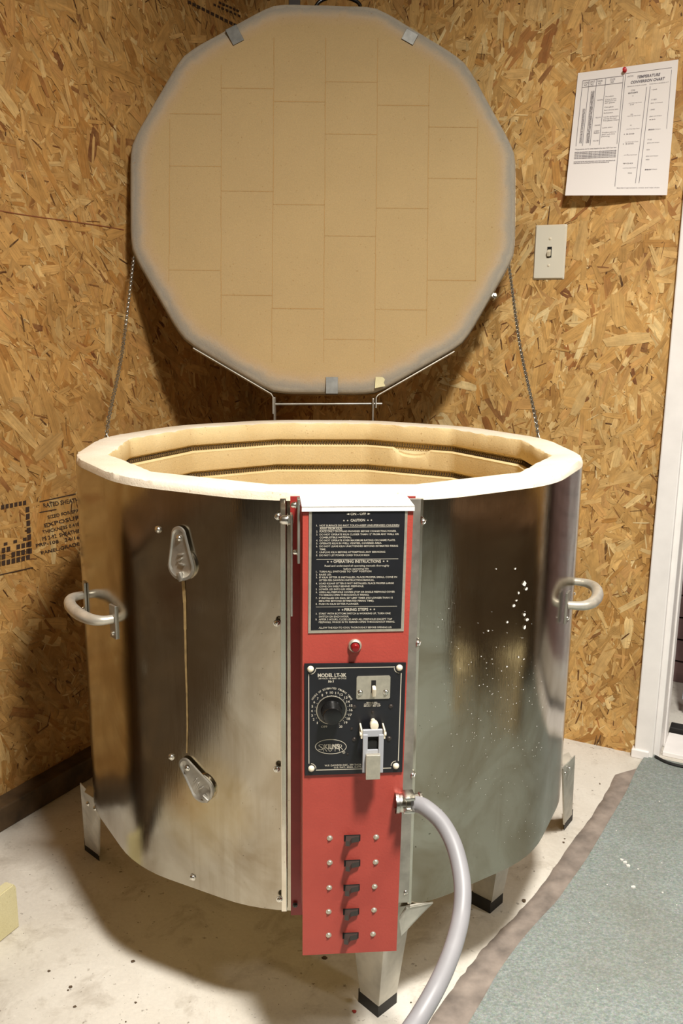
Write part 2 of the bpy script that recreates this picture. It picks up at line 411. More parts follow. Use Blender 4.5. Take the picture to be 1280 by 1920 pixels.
bm = bmesh.new(); box(bm, mat4(CORNER + dR*4.0 - dL*2.1 + Vector((0, 0, H/2)), frame(-dR)), 4.3, H, 0.03); obj('wall_far_right', bm, BACKWALL, kind='structure')
# panel seam and bottom plate on the left wall
bm = bmesh.new()
bt = 0.045
s_a, s_b = 0.0, 4.2
m = mat4(CORNER + dLv*((s_a+s_b)/2) + nL*(bt/2) + Vector((0, 0, 0.026)), frame(nL))
box(bm, m, s_b-s_a, 0.052, bt, 0.003)
obj('baseboard_left', bm, BOARD, kind='structure')

# door casing, jamb, threshold
def trim(name, s0, s1, off, th, z0, z1, m, bev=0.003):
    bm = bmesh.new()
    box(bm, mat4(CORNER + dR*((s0+s1)/2) + nR*(off + th/2) + Vector((0, 0, (z0+z1)/2)), frame(nR)), s1-s0, z1-z0, th, bev)
    return obj(name, bm, m, kind='structure')
trim('trim_1', sDoor, o0 + 0.002, 0.0, 0.018, 0.0, 2.11, WHITE)
trim('trim_2', o0 - 0.012, o0 + 0.015, -0.16, 0.158, 0.0, 2.07, WHITE)
trim('trim_3', sDoor, o1 + CW, 0.0, 0.018, 2.05, 2.12, WHITE)
trim('trim_4', o1, o1 + CW, 0.0, 0.018, 0.0, 2.05, WHITE)
trim('trim_5', o0 + 0.015, o0 + 0.020, -0.12, 0.05, 0.0, 2.05, WHITE)
trim('trim_6', sDoor - 0.006, sDoor + 0.035, 0.0, 0.024, 0.0, 0.022, WHITE, 0.002)
# what is seen through the doorway
bm = bmesh.new(); box(bm, mat4(CORNER + dR*(o0+0.9) - nR*0.62 + Vector((0, 0, -0.0162)), frame((0, 0, 1), nR)), 2.2, 1.2, 0.03)
obj('floor_outside', bm, CONC, kind='structure')
trim('trim_7', o0 + 0.020, o1, -0.14, 0.12, 0.0, 0.012, WHITE, 0.002)
trim('trim_8', o0 + 0.020, o1, -0.185, 0.035, 0.002, 0.022, RUBBER, 0.002)
bm = bmesh.new()
for k in range(34):
    z = 0.03 + k*0.068
    for j in range(9):
        s = o0 - 0.55 + j*0.205 + (0.1 if k % 2 else 0)
        box(bm, mat4(CORNER + dR*s - nR*0.55 + Vector((0, 0, z)), frame(nR)), 0.198, 0.062, 0.04, 0)
obj('wall_outside', bm, MORTAR, kind='structure')
bm = bmesh.new(); box(bm, mat4(CORNER + dR*(o0 + 0.058) - nR*0.30 + Vector((0, 0, 1.05)), frame(nR)), 0.05, 2.0, 0.05, 0.004)
for q in (-0.012, 0.012): box(bm, mat4(CORNER + dR*(o0 + 0.058 + q) - nR*0.273 + Vector((0, 0, 1.05)), frame(nR)), 0.006, 2.0, 0.01)
obj('door_1', bm, WHITE2, kind='structure')

# ------------------------------------------------------------ ink stamps printed on the left board
def wall_pt(x, y, off=0.0022): return on_plane(x, y, WL + nL*off, nL)
def quad(bm, pts, mi=0):
    f = bm.faces.new([bm.verts.new(p) for p in pts]); f.material_index = mi; return f
def stroke(bm, fn, x0, y0, x1, y1, w, mi=0):
    dx, dy = x1-x0, y1-y0; L = math.hypot(dx, dy) or 1; px, py = -dy/L*w/2, dx/L*w/2
    quad(bm, [fn(x0+px, y0+py), fn(x0-px, y0-py), fn(x1-px, y1-py), fn(x1+px, y1+py)], mi)
def text_verts(body, offset=0.0, shear=0.0):
    cu = bpy.data.curves.new('t', 'FONT'); cu.body = body; cu.size = 1.0; cu.offset = offset; cu.shear = shear; cu.resolution_u = 2
    o = bpy.data.objects.new('t', cu); COL.objects.link(o)
    dg = bpy.context.evaluated_depsgraph_get(); me = bpy.data.meshes.new_from_object(o.evaluated_get(dg))
    vs = [(v.co.x, v.co.y) for v in me.vertices]; fs = [tuple(p.vertices) for p in me.polygons]
    bpy.data.objects.remove(o); bpy.data.curves.remove(cu); bpy.data.meshes.remove(me)
    return vs, fs
def put_text(bm, fn, body, x0, y0, x1, y1, h, mi=0, bold=0.02, shear=0.0):
    """text whose baseline runs from photo point (x0, y0) to (x1, y1), cap height h, mapped on a surface by fn"""
    vs, fs = text_verts(body, bold, shear)
    if not vs: return
    xa = min(v[0] for v in vs); xb = max(v[0] for v in vs); cap = 0.69
    dx, dy = x1-x0, y1-y0; L = math.hypot(dx, dy); ux, uy = dx/L, dy/L
    nv = []
    for x, y in vs:
        s = (x-xa)/(xb-xa)*L; t = y/cap*h
        nv.append(bm.verts.new(fn(x0 + ux*s + uy*t, y0 + uy*s - ux*t)))
    for f in fs:
        try: ff = bm.faces.new([nv[i] for i in f]); ff.material_index = mi
        except ValueError: pass
bm = bmesh.new()
def sq(x, y, w, h, sl=-0.23):
    quad(bm, [wall_pt(x, y), wall_pt(x, y+h), wall_pt(x+w, y+h+sl*w), wall_pt(x+w, y+sl*w)])
for i in range(7): sq(2 + i*8.2 - 8, 947 - i*1.6 + 2, 6, 8)
for i in range(7): sq(48 + i*0.8, 951 + i*13, 7, 10)
for r in range(3):
    for i in range(7):
        if random.random() < 0.85: sq(-6 + i*9.2, 1030 + r*12 - i*2.1, 7, 9)
for i in range(6): sq(-2 + i*9, 1020 - i*2.2, 7, 6) if i % 2 else None
stroke(bm, wall_pt, 0, 1078, 62, 1064, 2); stroke(bm, wall_pt, 74, 941, 142, 926, 2.2); stroke(bm, wall_pt, 74, 961, 106, 955, 2)
for t_, x0, y0, x1, y1, h in (('RATED SHEATHING', 82, 952, 165, 938, 8), ('SIZED FOR SPACING', 90, 973, 170, 955, 6), ('EXPOSURE 1', 84, 989, 168, 968, 7),
                              ('THICKNESS 0.418', 80, 1001, 150, 985, 6), ('PS 2-92  SHEATHING', 80, 1014, 160, 996, 7), ('PRP-108   24/16', 68, 1026, 150, 1010, 6),
                              ('PANEL GRADE', 78, 1040, 150, 1022, 6)):
    put_text(bm, wall_pt, t_, x0, y0, x1, y1, h)
for i in range(11): sq(352 + i*8.6, 0 + i*4.3, 6.4, 6, 0.45)
for i in range(7): sq(400 + i*7.6, 6 + i*3.4, 5, 4, 0.45)
for i in range(6): sq(410 + i*6.6, 2 + i*3.0, 5, 4, 0.45)
stroke(bm, wall_pt, 468, -4, 469, 32, 3); stroke(bm, wall_pt, 516, -4, 516, 10, 3)
st = obj('stamp_ink', bm, STAMP, parent=None, kind='structure'); st.name = 'trim_9'
# thin horizontal scratch line across the left board
bm = bmesh.new()
pts_ = [(0, 395), (40, 402), (80, 408), (120, 413), (160, 419), (200, 425), (232, 431)]
for a, b in zip(pts_, pts_[1:]): stroke(bm, lambda x, y: wall_pt(x, y, 0.0024), a[0], a[1], b[0], b[1], 1.6)
obj('trim_10', bm, flat('chalk_line', (128, 70, 40), 0.8), kind='structure')

# ------------------------------------------------------------ carpet and its edge strip
edge = [(1222, 1404), (1208, 1422), (1191, 1449), (1175, 1488), (1145, 1537), (1120, 1580), (1096, 1620), (1070, 1659), (1043, 1695), (1017, 1724), (976, 1770), (935, 1829), (905, 1880), (880, 1922), (846, 1985), (800, 2080)]
edge = [on_floor(x + random.uniform(-1, 1), y) for x, y in edge]
e_last = edge[-1]; edge.append(e_last + Vector((-0.35, -1.1, 0))); edge.append(e_last + Vector((-0.6, -2.0, 0)))
ec = [Vector((p.x, p.y, 0)) for p in catmull(edge, 4)]
far = [CORNER + dR*3.98 - dL*3.9, CORNER + dR*3.98 - dL*0.02, CORNER + dR*(o0 + 0.01) - dL*0.012]
bm = bmesh.new()
top = [bm.verts.new(p + Vector((0, 0, 0.008))) for p in ec + far]; botv = [bm.verts.new(p + Vector((0, 0, 0.0005))) for p in ec + far]
bm.faces.new(top)
for i in range(len(top)):
    j = (i+1) % len(top); bm.faces.new((top[i], botv[i], botv[j], top[j]))
bmesh.ops.recalc_face_normals(bm, faces=bm.faces[:])
obj('carpet', bm, CARPET, label='grey-green carpet covering the floor on the right, up to the door', cat='carpet')
inner = [(1152, 1455), (1134, 1490), (1100, 1542), (1066, 1588), (1030, 1640), (990, 1692), (954, 1730), (918, 1766), (884, 1806), (848, 1852), (800, 1922), (745, 2010)]
outer = [(1196, 1444), (1176, 1490), (1147, 1538), (1120, 1581), (1072, 1658), (1040, 1698), (1000, 1742), (966, 1782), (936, 1826), (906, 1876), (880, 1920), (830, 2010)]
bm = bmesh.new()
A = catmull([on_floor(*p) for p in inner], 5); B = catmull([on_floor(*p) for p in outer], 5)
rows = []
for i, (a, b) in enumerate(zip(A, B)):
    a = a + Vector((random.uniform(-1, 1), random.uniform(-1, 1), 0))*0.0016
    b = b + (b - a).normalized()*0.004
    rows.append([bm.verts.new(a + (b-a)*t + Vector((0, 0, z))) for t, z in ((0, 0.0005), (0.04, 0.0030), (0.35, 0.0036 + random.uniform(0, .001)), (0.7, 0.0048), (1, 0.0060))])
for r0, r1 in zip(rows, rows[1:]):
    for k in range(4): bm.faces.new((r0[k], r0[k+1], r1[k+1], r1[k]))
bmesh.ops.recalc_face_normals(bm, faces=bm.faces[:])
obj('edge_strip', bm, STRIP, smooth=60, label='worn grey-brown rubber strip glued on concrete along the carpet edge', cat='floor strip')
# black cord-like gap along the doorway sill
bm = bmesh.new()
tube(bm, catmull([on_floor(1228, 1418, .012), on_floor(1245, 1427, .012), on_floor(1262, 1433, .012), on_floor(1284, 1438, .012), on_floor(1320, 1446, .012)], 5), 0.0035, 8)
obj('trim_11', bm, RUBBER, kind='structure')

# ------------------------------------------------------------ kiln geometry
HEAT_C = (0, 0, (0.219 + 0.818)/2)
ROT = -3.45; RZ = 0.83; HB = 0.611; RO = 0.435; RI = RO*0.866; JR = RO*1.009
ZB = RZ - HB
def dvert(R, k, rot=ROT):
    a = RD(15 + 30*k + rot); return Vector((R*sin(a), R*cos(a), 0))
def ngon(R, sub=1, rf=0.0, seg=6):
    """12-sided outline, optionally with rounded corners"""
    out = []
    if rf > 0:
        t = rf*math.tan(RD(15))
        for k in range(12):
            v = dvert(R, k); a = dvert(R, k-1); b = dvert(R, k+1)
            p = v + (a-v).normalized()*t; q = v + (b-v).normalized()*t
            ctr = v*(1 - (rf/cos(RD(15)))/R)
            a0 = math.atan2((p-ctr).y, (p-ctr).x); a1 = math.atan2((q-ctr).y, (q-ctr).x)
            while a1 > a0: a1 -= 2*pi
            if a0 - a1 > pi: a1 += 2*pi
            for s in range(seg+1):
                an = a0 + (a1-a0)*s/seg; out.append(ctr + Vector((cos(an), sin(an), 0))*rf)
        return out
    for k in range(12):
        a, b = dvert(R, k), dvert(R, k+1)
        for s in range(sub): out.append(a + (b-a)*s/sub)
    return out
K = empty('pottery_kiln', (0, 0, ZB), 'round stainless steel pottery kiln with open lid and red control box on short legs', 'kiln')

def loft(bm, rings, mi=0, closed=True):
    vr = [[bm.verts.new(p) for p in r] for r in rings]; n = len(vr[0])
    for a, b in zip(vr, vr[1:]):
        for k in range(n if closed else n-1):
            f = bm.faces.new((a[k], a[(k+1) % n], b[(k+1) % n], b[k])); f.material_index = mi
    return vr
def zz(pts, z): return [Vector((p.x, p.y, z)) for p in pts]
# jacket
bm = bmesh.new()
JT = RZ - 0.012
ro = ngon(JR, rf=0.24); ri = ngon(JR - 0.0012, rf=0.239)
zs = [ZB, ZB + 0.004] + [ZB + 0.004 + (JT - ZB - 0.008)*i/8 for i in range(1, 9)] + [JT]
rings = [zz(ri, ZB)] + [zz(ro, z) for z in zs] + [zz(ri, JT)]
loft(bm, rings); bmesh.ops.recalc_face_normals(bm, faces=bm.faces[:])
obj('jacket', bm, STEEL, K, smooth=25, pivot=(0, 0, 0.5185), label='dented mirror-like stainless steel jacket with stains')
# brick wall ring with element grooves
bm = bmesh.new()
groove_z = [RZ - 0.043, RZ - 0.098, RZ - 0.165, RZ - 0.24, RZ - 0.32, RZ - 0.41]
SUB = 16
gh = 0.013; gd = 0.016
prof = [('o', ZB + 0.01), ('o', RZ - 0.004), ('o2', RZ - 0.0008), ('m', RZ), ('i2', RZ - 0.0008), ('i', RZ - 0.004)]
lay = []
for z in groove_z:
    lay += [(0, z + gh/2 + 0.004), (0.003, z + gh/2), (gd, z + gh/2 + .001), (gd, z - gh/2 - 0.003), (0.004, z - gh/2 + 0.001), (-0.0015, z - gh/2 - 0.002), (0, z - gh/2 - 0.006)]
lay += [(0, ZB + 0.065), (0, ZB + 0.03)]
outl = ngon(JR - 0.0012, rf=0.22, seg=SUB-1)
innl = ngon(RI, sub=SUB)
topo = {'o': 0, 'o2': 0.003, 'm': 0.035}
rings = []
def inring(off, z, idx):
    out = []
    for i, p in enumerate(ngon(RI + off/cos(RD(15)), sub=SUB)):
        q = Vector((p.x, p.y, z)); face = i // SUB; fr = (i % SUB)/SUB
        if idx in (4, 5, 6) and face == 0 and 0.33 < fr < 0.75:      # chip knocked out of the lip of the top groove
            w = sin((fr - .33)/.42*pi)**0.5; q.z -= 0.0125*w
            if idx == 5: q += Vector((p.x, p.y, 0)).normalized()*0.006
            if idx == 4: q.z += 0.001
        if idx < 0: 
            q.z -= max(0, random.gauss(0, 0.0012)); q += Vector((p.x, p.y, 0)).normalized()*random.gauss(0, .0008)
        out.append(q)
    return out
R0 = [zz(outl, ZB + 0.01), zz(outl, RZ - 0.009), zz([p*0.994 for p in outl], RZ - 0.002), zz([p*0.984 for p in outl], RZ)]
for r in R0[1:3]:
    for q in r: q.z += random.gauss(0, 0.0009)
R1 = [zz(ngon(RI + 0.006, sub=SUB), RZ), inring(0.002, RZ - 0.001, -1), inring(0, RZ - 0.006, 99)]
R2 = [inring(o_, z, i) for i, (o_, z) in enumerate(lay)]
vr = [[bm.verts.new(p) for p in r] for r in R0 + R1 + R2]
n_ = len(vr[0]); assert all(len(r) == n_ for r in vr)
def bestshift(a, b):
    return min(range(n_), key=lambda s: (a[0].co.xy - b[s].co.xy).length)
sh = 0
al = [vr[0]]
for r in vr[1:]:
    s = bestshift(al[-1], r) if len(al) == 4 else 0
    if len(al) >= 4: s = sh = (s if len(al) == 4 else sh)
    al.append(r[s:] + r[:s])
for li, (a, b) in enumerate(zip(al, al[1:])):
    for k in range(n_):
        f = bm.faces.new((a[k], a[(k+1) % n_], b[(k+1) % n_], b[k]))
        f.material_index = 0 if li < 5 else (2 if (li in (9, 10, 11, 12, 13) and a[k].co.z < groove_z[0] - gh/2 - .004 and a[k].co.y > .3 and .05 < a[k].co.x < .25 and False) else 1)
bmesh.ops.recalc_face_normals(bm, faces=bm.faces[:])
# thin joints between the twelve bricks
for k in range(12):
    v = dvert(RI, k).normalized()
    for z0, z1 in ((groove_z[0] - .012, groove_z[1] + .012),):
        pass
obj('brick_wall', bm, [RIMBRICK, BRICK], K, smooth=40, label='thick cream firebrick wall with ragged white rim')
bm = bmesh.new()
prism(bm, Matrix.Translation((0, 0, ZB + 0.004)), [(p.x, p.y) for p in ngon(JR - 0.003, rf=0.23)][::-1], 0.058)
bmesh.ops.recalc_face_normals(bm, faces=bm.faces[:])
obj('floor_slab', bm, BRICK, K)
# heating element coils lying in the grooves
for gi, z in enumerate(groove_z[:4]):
    bm = bmesh.new(); path = ngon(RI + gd*0.55, sub=40); P = [Vector((p.x, p.y, z - 0.0015)) for p in path]
    pts = []; N = len(P); turns = 420; per = 8
    for i in range(turns*per):
        u = i/(turns*per)*N; a = P[int(u) % N]; b = P[(int(u)+1) % N]; c = a + (b-a)*(u % 1)
        an = 2*pi*i/per; rd = Vector((c.x, c.y, 0)).normalized()
        pts.append(c + rd*cos(an)*0.0038 + Vector((0, 0, sin(an)*0.0038)))
    tube(bm, pts, 0.00075, 4, closed=True)
    obj('heating_element', bm, COIL, K)

# ------------------------------------------------------------ lid
LR = 0.4445; LEAN = RD(10.65); LIFT = RZ + 0.0590; LOFF = 0.0249; LAZ = RD(-2.61)
LT = 0.052
cz, sz = cos(-LAZ), sin(-LAZ)
def rotz(p):
    x, y, z = p; return Vector((x*cz - y*sz, x*sz + y*cz, z))
def lidP(u, v, w=0.0):
    """u across, v up the lid from its bottom edge, w backwards through its thickness"""
    y = RO*0.966 + LOFF + v*sin(LEAN) + w*cos(LEAN); z = LIFT + v*cos(LEAN) - w*sin(LEAN)
    return rotz((u, y, z))
LN = (lidP(0, 0, 0) - lidP(0, 0, 1)).normalized()
LAP = LR*0.966
def lidring(R, w, seg=1):
    out = []
    for k in range(12):
        for s in range(seg):
            a0, a1 = RD(15+30*k), RD(45+30*k)
            x = R*(sin(a0)*(1-s/seg) + sin(a1)*s/seg); y = R*(cos(a0)*(1-s/seg) + cos(a1)*s/seg)
            out.append(lidP(x, y + LAP, w))
    return out
def lid_on(x, y, w=0.0): return on_plane(x, y, lidP(0, 0, w), LN)
LO = lidP(0, 0, LT)
LID = empty('lid', LO, parent=K)
bm = bmesh.new()
def rr(R, w, jr=0.0):
    r = lidring(R, w, 10)
    if jr: r = [p + LN*random.gauss(0, jr*.5) for p in r]
    return r
# rounded corners by pulling the vertices in a little
def soften(r, seg=10, amt=0.004):
    c = lidP(0, LAP, 0); out = []
    for i, p in enumerate(r):
        k = min(i % seg, seg - i % seg)/seg
        pull = amt*max(0, 1 - k/0.2)**2
        out.append(p + (c - p).normalized()*pull)
    return out
def ragged(r, amt=0.006):
    c = lidP(0, LAP, 0); ph = random.uniform(0, 9)
    return [p + (c - p).normalized()*amt*(sin(i*.37 + ph) + .7*sin(i*.83 + 1) + random.uniform(-.6, .6)) for i, p in enumerate(r)]
RV = [(1.004, LT, 1.0), (1.004, 0.016, 1.0), (0.996, 0.009, .95), (0.982, 0.0062, .82), (0.968, 0.0042, .68), (0.950, 0.0022, .52), (0.930, 0.0009, .34), (0.908, 0.0002, .16), (0.880, 0.0, 0.0)]
wl = bm.verts.layers.float_color.new('wear')
vr = [[bm.verts.new(p) for p in soften(rr(LR*r_, w_, 0 if i < 2 or i > 6 else .0011))] for i, (r_, w_, _t) in enumerate(RV)]
for li, (a, b) in enumerate(zip(vr, vr[1:])):
    for k in range(len(a)): bm.faces.new((a[k], a[(k+1) % len(a)], b[(k+1) % len(a)], b[k]))
bm.faces.new(vr[-1]); bm.faces.new(vr[0][::-1])
bmesh.ops.recalc_face_normals(bm, faces=bm.faces[:])
for r_, (_a, _b, t_) in zip(vr, RV):
    for v in r_: v[wl] = (t_, t_, t_, 1)
# brick joints in the slab
cen = lidP(0, LAP, 0)
def inside(x, y, lim):
    p = lid_on(x, y); return (p - cen).length < lim
def jl(x0, y0, x1, y1):
    n = 14; w = 1.7
    for i in range(n):
        xa, ya = x0+(x1-x0)*i/n, y0+(y1-y0)*i/n; xb, yb = x0+(x1-x0)*(i+1)/n, y0+(y1-y0)*(i+1)/n
        if not (inside(xa, ya, LR*.90) and inside(xb, yb, LR*.90)): continue
        ww = w*random.uniform(.6, 1.2); jx = random.uniform(-.5, .5)
        dx, dy = xb-xa, yb-ya; L = math.hypot(dx, dy); px, py = -dy/L*ww/2, dx/L*ww/2
        ps = [lid_on(*q, -0.0004) for q in ((xa+px+jx, ya+py), (xa-px+jx, ya-py), (xb-px+jx, yb-py), (xb+px+jx, yb+py))]
        fc = bm.faces.new([bm.verts.new(q) for q in ps]); fc.material_index = 2; fc.normal_update()
        if fc.normal.dot(LN) < 0: fc.normal_flip()
cols = [(319, 316), (415, 414), (514, 509), (611, 606), (709, 701), (806, 798), (898, 888)]
for xt, xb in cols: jl(xt, 20, xb, 730)
hj = [[213, 311, 506], [165, 358, 553], [190, 383, 578], [153, 251, 442, 636], [197, 390, 580], [238, 334, 525]]
for i, ys in enumerate(hj):
    for y in ys:
        f_ = (y-20)/710; xa = cols[i][0]*(1-f_) + cols[i][1]*f_; xb = cols[i+1][0]*(1-f_) + cols[i+1][1]*f_
        jl(xa, y, xb, y + 1)
obj('lid_slab', bm, [LIDBRICK, LIDBRICK, JOINT], LID, smooth=50, label='pale firebrick slab with faint brick joints and grey worn edge')
# patch of pale cement on the lower edge
bm = bmesh.new()
prism(bm, mat4(lid_on(712, 718, -0.0005), frame(LN)), [(-.0115, -.012), (.012, -.007), (.0085, .0), (.011, .008), (.006, .013), (-.010, .0135)], 0.002)
bmesh.ops.recalc_face_normals(bm, faces=bm.faces[:])
obj('cement_patch', bm, CREAM, LID)
# steel band round the slab
bm = bmesh.new()
b0 = soften(rr(LR*1.007, LT + .002)); b1 = soften(rr(LR*1.007, 0.020)); b2 = soften(rr(LR*1.002, 0.020)); b3 = soften(rr(LR*0.93, LT + .002))
loft(bm, [b3, b0, b1, b2]); bmesh.ops.recalc_face_normals(bm, faces=bm.faces[:])
obj('lid_band', bm, STEEL_TRIM, LID, smooth=40)
def lid_clip(cx, cy, ang, w, h, name='lid_clip'):
    bm = bmesh.new(); d2 = Vector((sin(ang), cos(ang)))            # outward direction in (u, v)
    p = lid_on(cx, cy, -0.002); R = frame(LN, lidP(d2.x, d2.y, 0) - lidP(0, 0, 0))
    box(bm, mat4(p, R), w, h, 0.0015, 0.0004)
    e = mat4(p, R) @ Matrix.Translation((0, h/2 + .0005, -0.014)); box(bm, e, w, 0.0015, 0.030, 0.0004)
    box(bm, mat4(p, R) @ Matrix.Translation((0, -h/2 + .001, -0.0025)), w, 0.0014, 0.004, 0.0003)
    obj(name, bm, CLIP, LID)
lid_clip(440, 66, RD(-28), 0.027, 0.036)
lid_clip(768, 69, RD(28), 0.029, 0.026)
lid_clip(622, 722, RD(180), 0.027, 0.036)
# lifting handle and bracket behind the top edge
bm = bmesh.new()
hp = [lid_on(x, y, 0.040) for x, y in ((592, 12), (598, 4), (612, -3), (635, -7), (655, -3), (670, 4), (676, 12))]
tube(bm, catmull(hp, 5), 0.0042, 10)
obj('lid_handle', bm, BLACK, LID, smooth=60)
bm = bmesh.new(); box(bm, mat4(lid_on(552, 2, 0.045), frame(LN)), 0.026, 0.03, 0.006, .001)
obj('handle_bracket', bm, DARKSW, LID)
bm = bmesh.new()
Rm = frame(LN, lidP(.8, -.6, 0) - lidP(0, 0, 0))
box(bm, mat4(lid_on(924, 556, 0.028), Rm), 0.012, 0.014, 0.022, .002); cyl(bm, mat4(lid_on(926, 554, 0.020), Rm), .0035, .0035, .010, 12)
obj('chain_bolt', bm, ZINC, LID)
# hinge: straps under the lid, plates and pivot rod
def lv(k, w, g=1.012):
    a_ = RD(15 + 30*k); return lidP(LR*g*sin(a_), LAP + LR*g*cos(a_), w)
def strap3(ka, kb, px, py, name):
    rows_ = []
    for w in (0.014, 0.055):
        v0, v1 = lv(ka, w), lv(kb, w)
        rows_.append([v0.lerp(v1, .88), v0.lerp(v1, .4), v0.lerp(v1, .02), v0 + Vector((0, 0, -.004)), None])
        e_ = on_plane(px, py, v0, (0, 1, 0)); rows_[-1][4] = Vector((v0.x, v0.y, e_.z))
    bm = bmesh.new(); vr = []
    for i in range(5):
        a, b = rows_[0][i], rows_[1][i]; j = min(i, 3); t = (rows_[0][j+1]-rows_[0][j]).normalized(); nn = t.cross(b-a).normalized()*.002
        vr.append([bm.verts.new(q) for q in (a, b, b+nn, a+nn)])
    for a, b in zip(vr, vr[1:]):
        for k in range(4): bm.faces.new((a[k], a[(k+1) % 4], b[(k+1) % 4], b[k]))
    bm.faces.new(vr[0][::-1]); bm.faces.new(vr[-1]); bmesh.ops.recalc_face_normals(bm, faces=bm.faces[:])
    return obj(name, bm, LEGM, LID)
strap3(6, 7, 511, 776, 'hinge_strap')
strap3(5, 4, 703, 765, 'hinge_strap')
ROD_Y = RO*0.966 + LOFF + 0.026
for x in (515, 699):
    bm = bmesh.new()
    p = on_plane(x, 757, (0, ROD_Y, 0), (0, 1, 0)); 
    box(bm, mat4(Vector((p.x, ROD_Y, RZ - 0.02)), frame((0, -1, 0))), 0.004, 0.13, 0.026, .0008)
    obj('hinge_plate', bm, GALV, K)
bm = bmesh.new(); a = on_plane(511, 758, (0, ROD_Y, 0), (0, 1, 0)); b = on_plane(716, 757, (0, ROD_Y, 0), (0, 1, 0))
tube(bm, [a, b], 0.0028, 10); obj('hinge_rod', bm, GALV, K, smooth=60)
# chains
def chain(pts, name):
    bm = bmesh.new(); P = catmull(pts, 30); acc = 0; out = [P[0]]; step = 0.0062
    for a, b in zip(P, P[1:]):
        L = (b-a).length; d = 0
        while acc + (L-d) >= step:
            d += step-acc; acc = 0; out.append(a + (b-a)*(d/L))
        acc += L-d
    for i, (a, b) in enumerate(zip(out, out[1:])):
        t = (b-a).normalized(); s = t.orthogonal().normalized() if i == 0 else s
        s = (s - t*s.dot(t)).normalized(); u = t.cross(s); side = (s if i % 2 else u)*cos(.5) + (u if i % 2 else -s)*sin(.5); c = (a+b)/2
        lk = []
        for q in range(10):
            an = 2*pi*q/10; lk.append(c + t*cos(an)*0.0052 + side*sin(an)*0.0030)
        tube(bm, lk, 0.00095, 5, closed=True)
    return obj(name, bm, CHAINM, K, smooth=60)
cl0 = lid_on(251, 480, 0.030); cl1 = lid_on(954, 498, 0.030)
e0 = dvert(RO + 0.006, -3).lerp(dvert(RO + .006, -2), 0.12); e1 = dvert(RO + 0.006, 1).lerp(dvert(RO + .006, 2), 0.82)
e0 = on_plane(200, 812, (0, e0.y, 0), (0, 1, 0)); e1 = on_plane(1008, 815, (0, e1.y, 0), (0, 1, 0))
def mid3(a, b, px, py):
    m_ = (a+b)/2; return on_plane(px, py, (0, m_.y, 0), (0, 1, 0))
chain([cl0, mid3(cl0, e0, 228, 665), e0, Vector((e0.x, e0.y, RZ - 0.10))], 'lid_chain')
chain([cl1, mid3(cl1, e1, 975, 650), e1, Vector((e1.x, e1.y, RZ - 0.10))], 'lid_chain')
for e in (e0, e1):
    bm = bmesh.new(); dn = Vector((e.x, e.y, 0)).normalized()
    pj = dn*0.4235; cyl(bm, mat4(Vector((pj.x, pj.y, RZ - 0.10)), frame(dn)), .003, .003, (Vector((e.x, e.y, 0)).length - .4235) + .006, 12)
    cyl(bm, mat4(Vector((e.x, e.y, RZ - 0.10)) + dn*.004, frame(dn)), .006, .006, .002, 12)
    obj('chain_hook', bm, ZINC, K)

# ------------------------------------------------------------ jacket details
def screw_bm(p, n, r=0.0042, slot=True):
    bm = bmesh.new(); m = mat4(p, frame(n))
    lathe(bm, m, [(r*1.25, -0.0004), (r*1.25, .0006), (r, .0008), (r*.93, r*.45), (r*.6, r*.72), (0, r*.82)], 14)
    if slot: box(bm, m @ Matrix.Translation((0, 0, r*.80)) @ Matrix.Rotation(.7, 4, 'Z'), r*1.5, r*.22, r*.18)
    return bm
_scr = {}
def screw(p, n, par, r=0.0042, m=ZINC, name='screw'):
    key = (round(r, 4), m.name, par.name, tuple(round(c, 2) for c in Vector(n)))
    if key not in _scr:
        _scr[key] = obj(name, screw_bm(p, n, r), m, par, smooth=45, pivot=p)
    else:
        o = _scr[key].copy(); COL.objects.link(o); o.parent = par; o.location = Vector(p) - WORLD[par]; WORLD[o] = Vector(p)
def fplane(k0):
    """front facet planes: normal and point for the facet between vertices k0 and k0+1"""
    a, b = dvert(JR, k0), dvert(JR, k0+1); m_ = (a+b)/2; n = Vector((m_.x, m_.y, 0)).normalized(); return m_ , n
FL, nFL = fplane(-6)          # left of the box
FF, nFF = fplane(-7)          # front facet, behind the box
FRt, nFRt = fplane(4)         # right of the box
def vbar(x0, x1, y0, y1, P, n, th, m, name, par=K, off=0.0):
    """vertical bar lying on plane (P, n) between photo columns x0, x1 and rows y0, y1"""
    c0 = on_plane((x0+x1)/2, y0, P + n*off, n); c1 = on_plane((x0+x1)/2, y1, P + n*off, n)
    w = (on_plane(x0, (y0+y1)/2, P, n) - on_plane(x1, (y0+y1)/2, P, n)).length
    bm = bmesh.new(); c = on_plane((x0+x1)/2, (y0+y1)/2, P + n*off, n); c.z = (c0.z+c1.z)/2; h = abs(c0.z - c1.z)
    box(bm, mat4(Vector((c.x, c.y, c.z)) + n*th/2, frame(n)), w, h, th, min(th, w)*.2)
    return obj(name, bm, m, par)
vbar(526, 537, 934, 1706, FF, nFF, 0.004, STEEL_TRIM, 'seam_strip')
vbar(752, 777, 934, 1690, FF, nFF, 0.003, GALV, 'seam_strip', off=0.0095)
vbar(774, 782, 934, 1690, FF, nFF, 0.006, STEEL_TRIM, 'seam_strip', off=0.0005)
for x, y in ((521, 968), (519, 1168), (519, 1442), (524, 1686)):
    screw(on_plane(x, y, FF + nFF*.004, nFF), nFF, K, .0038)
for x, y in ((793, 978), (783, 1206), (773, 1453), (760, 1672)):
    bm_ = None
    screw(on_plane(x, y, FF + nFF*.010, nFF), (nFF*.5 + Vector((1, 0, 0))).normalized(), K, .0042)
for x, y in ((296, 993), (321, 1419), (361, 1645)):
    screw(on_plane(x, y, FL + nFL*.0005, nFL), nFL, K, .0042)
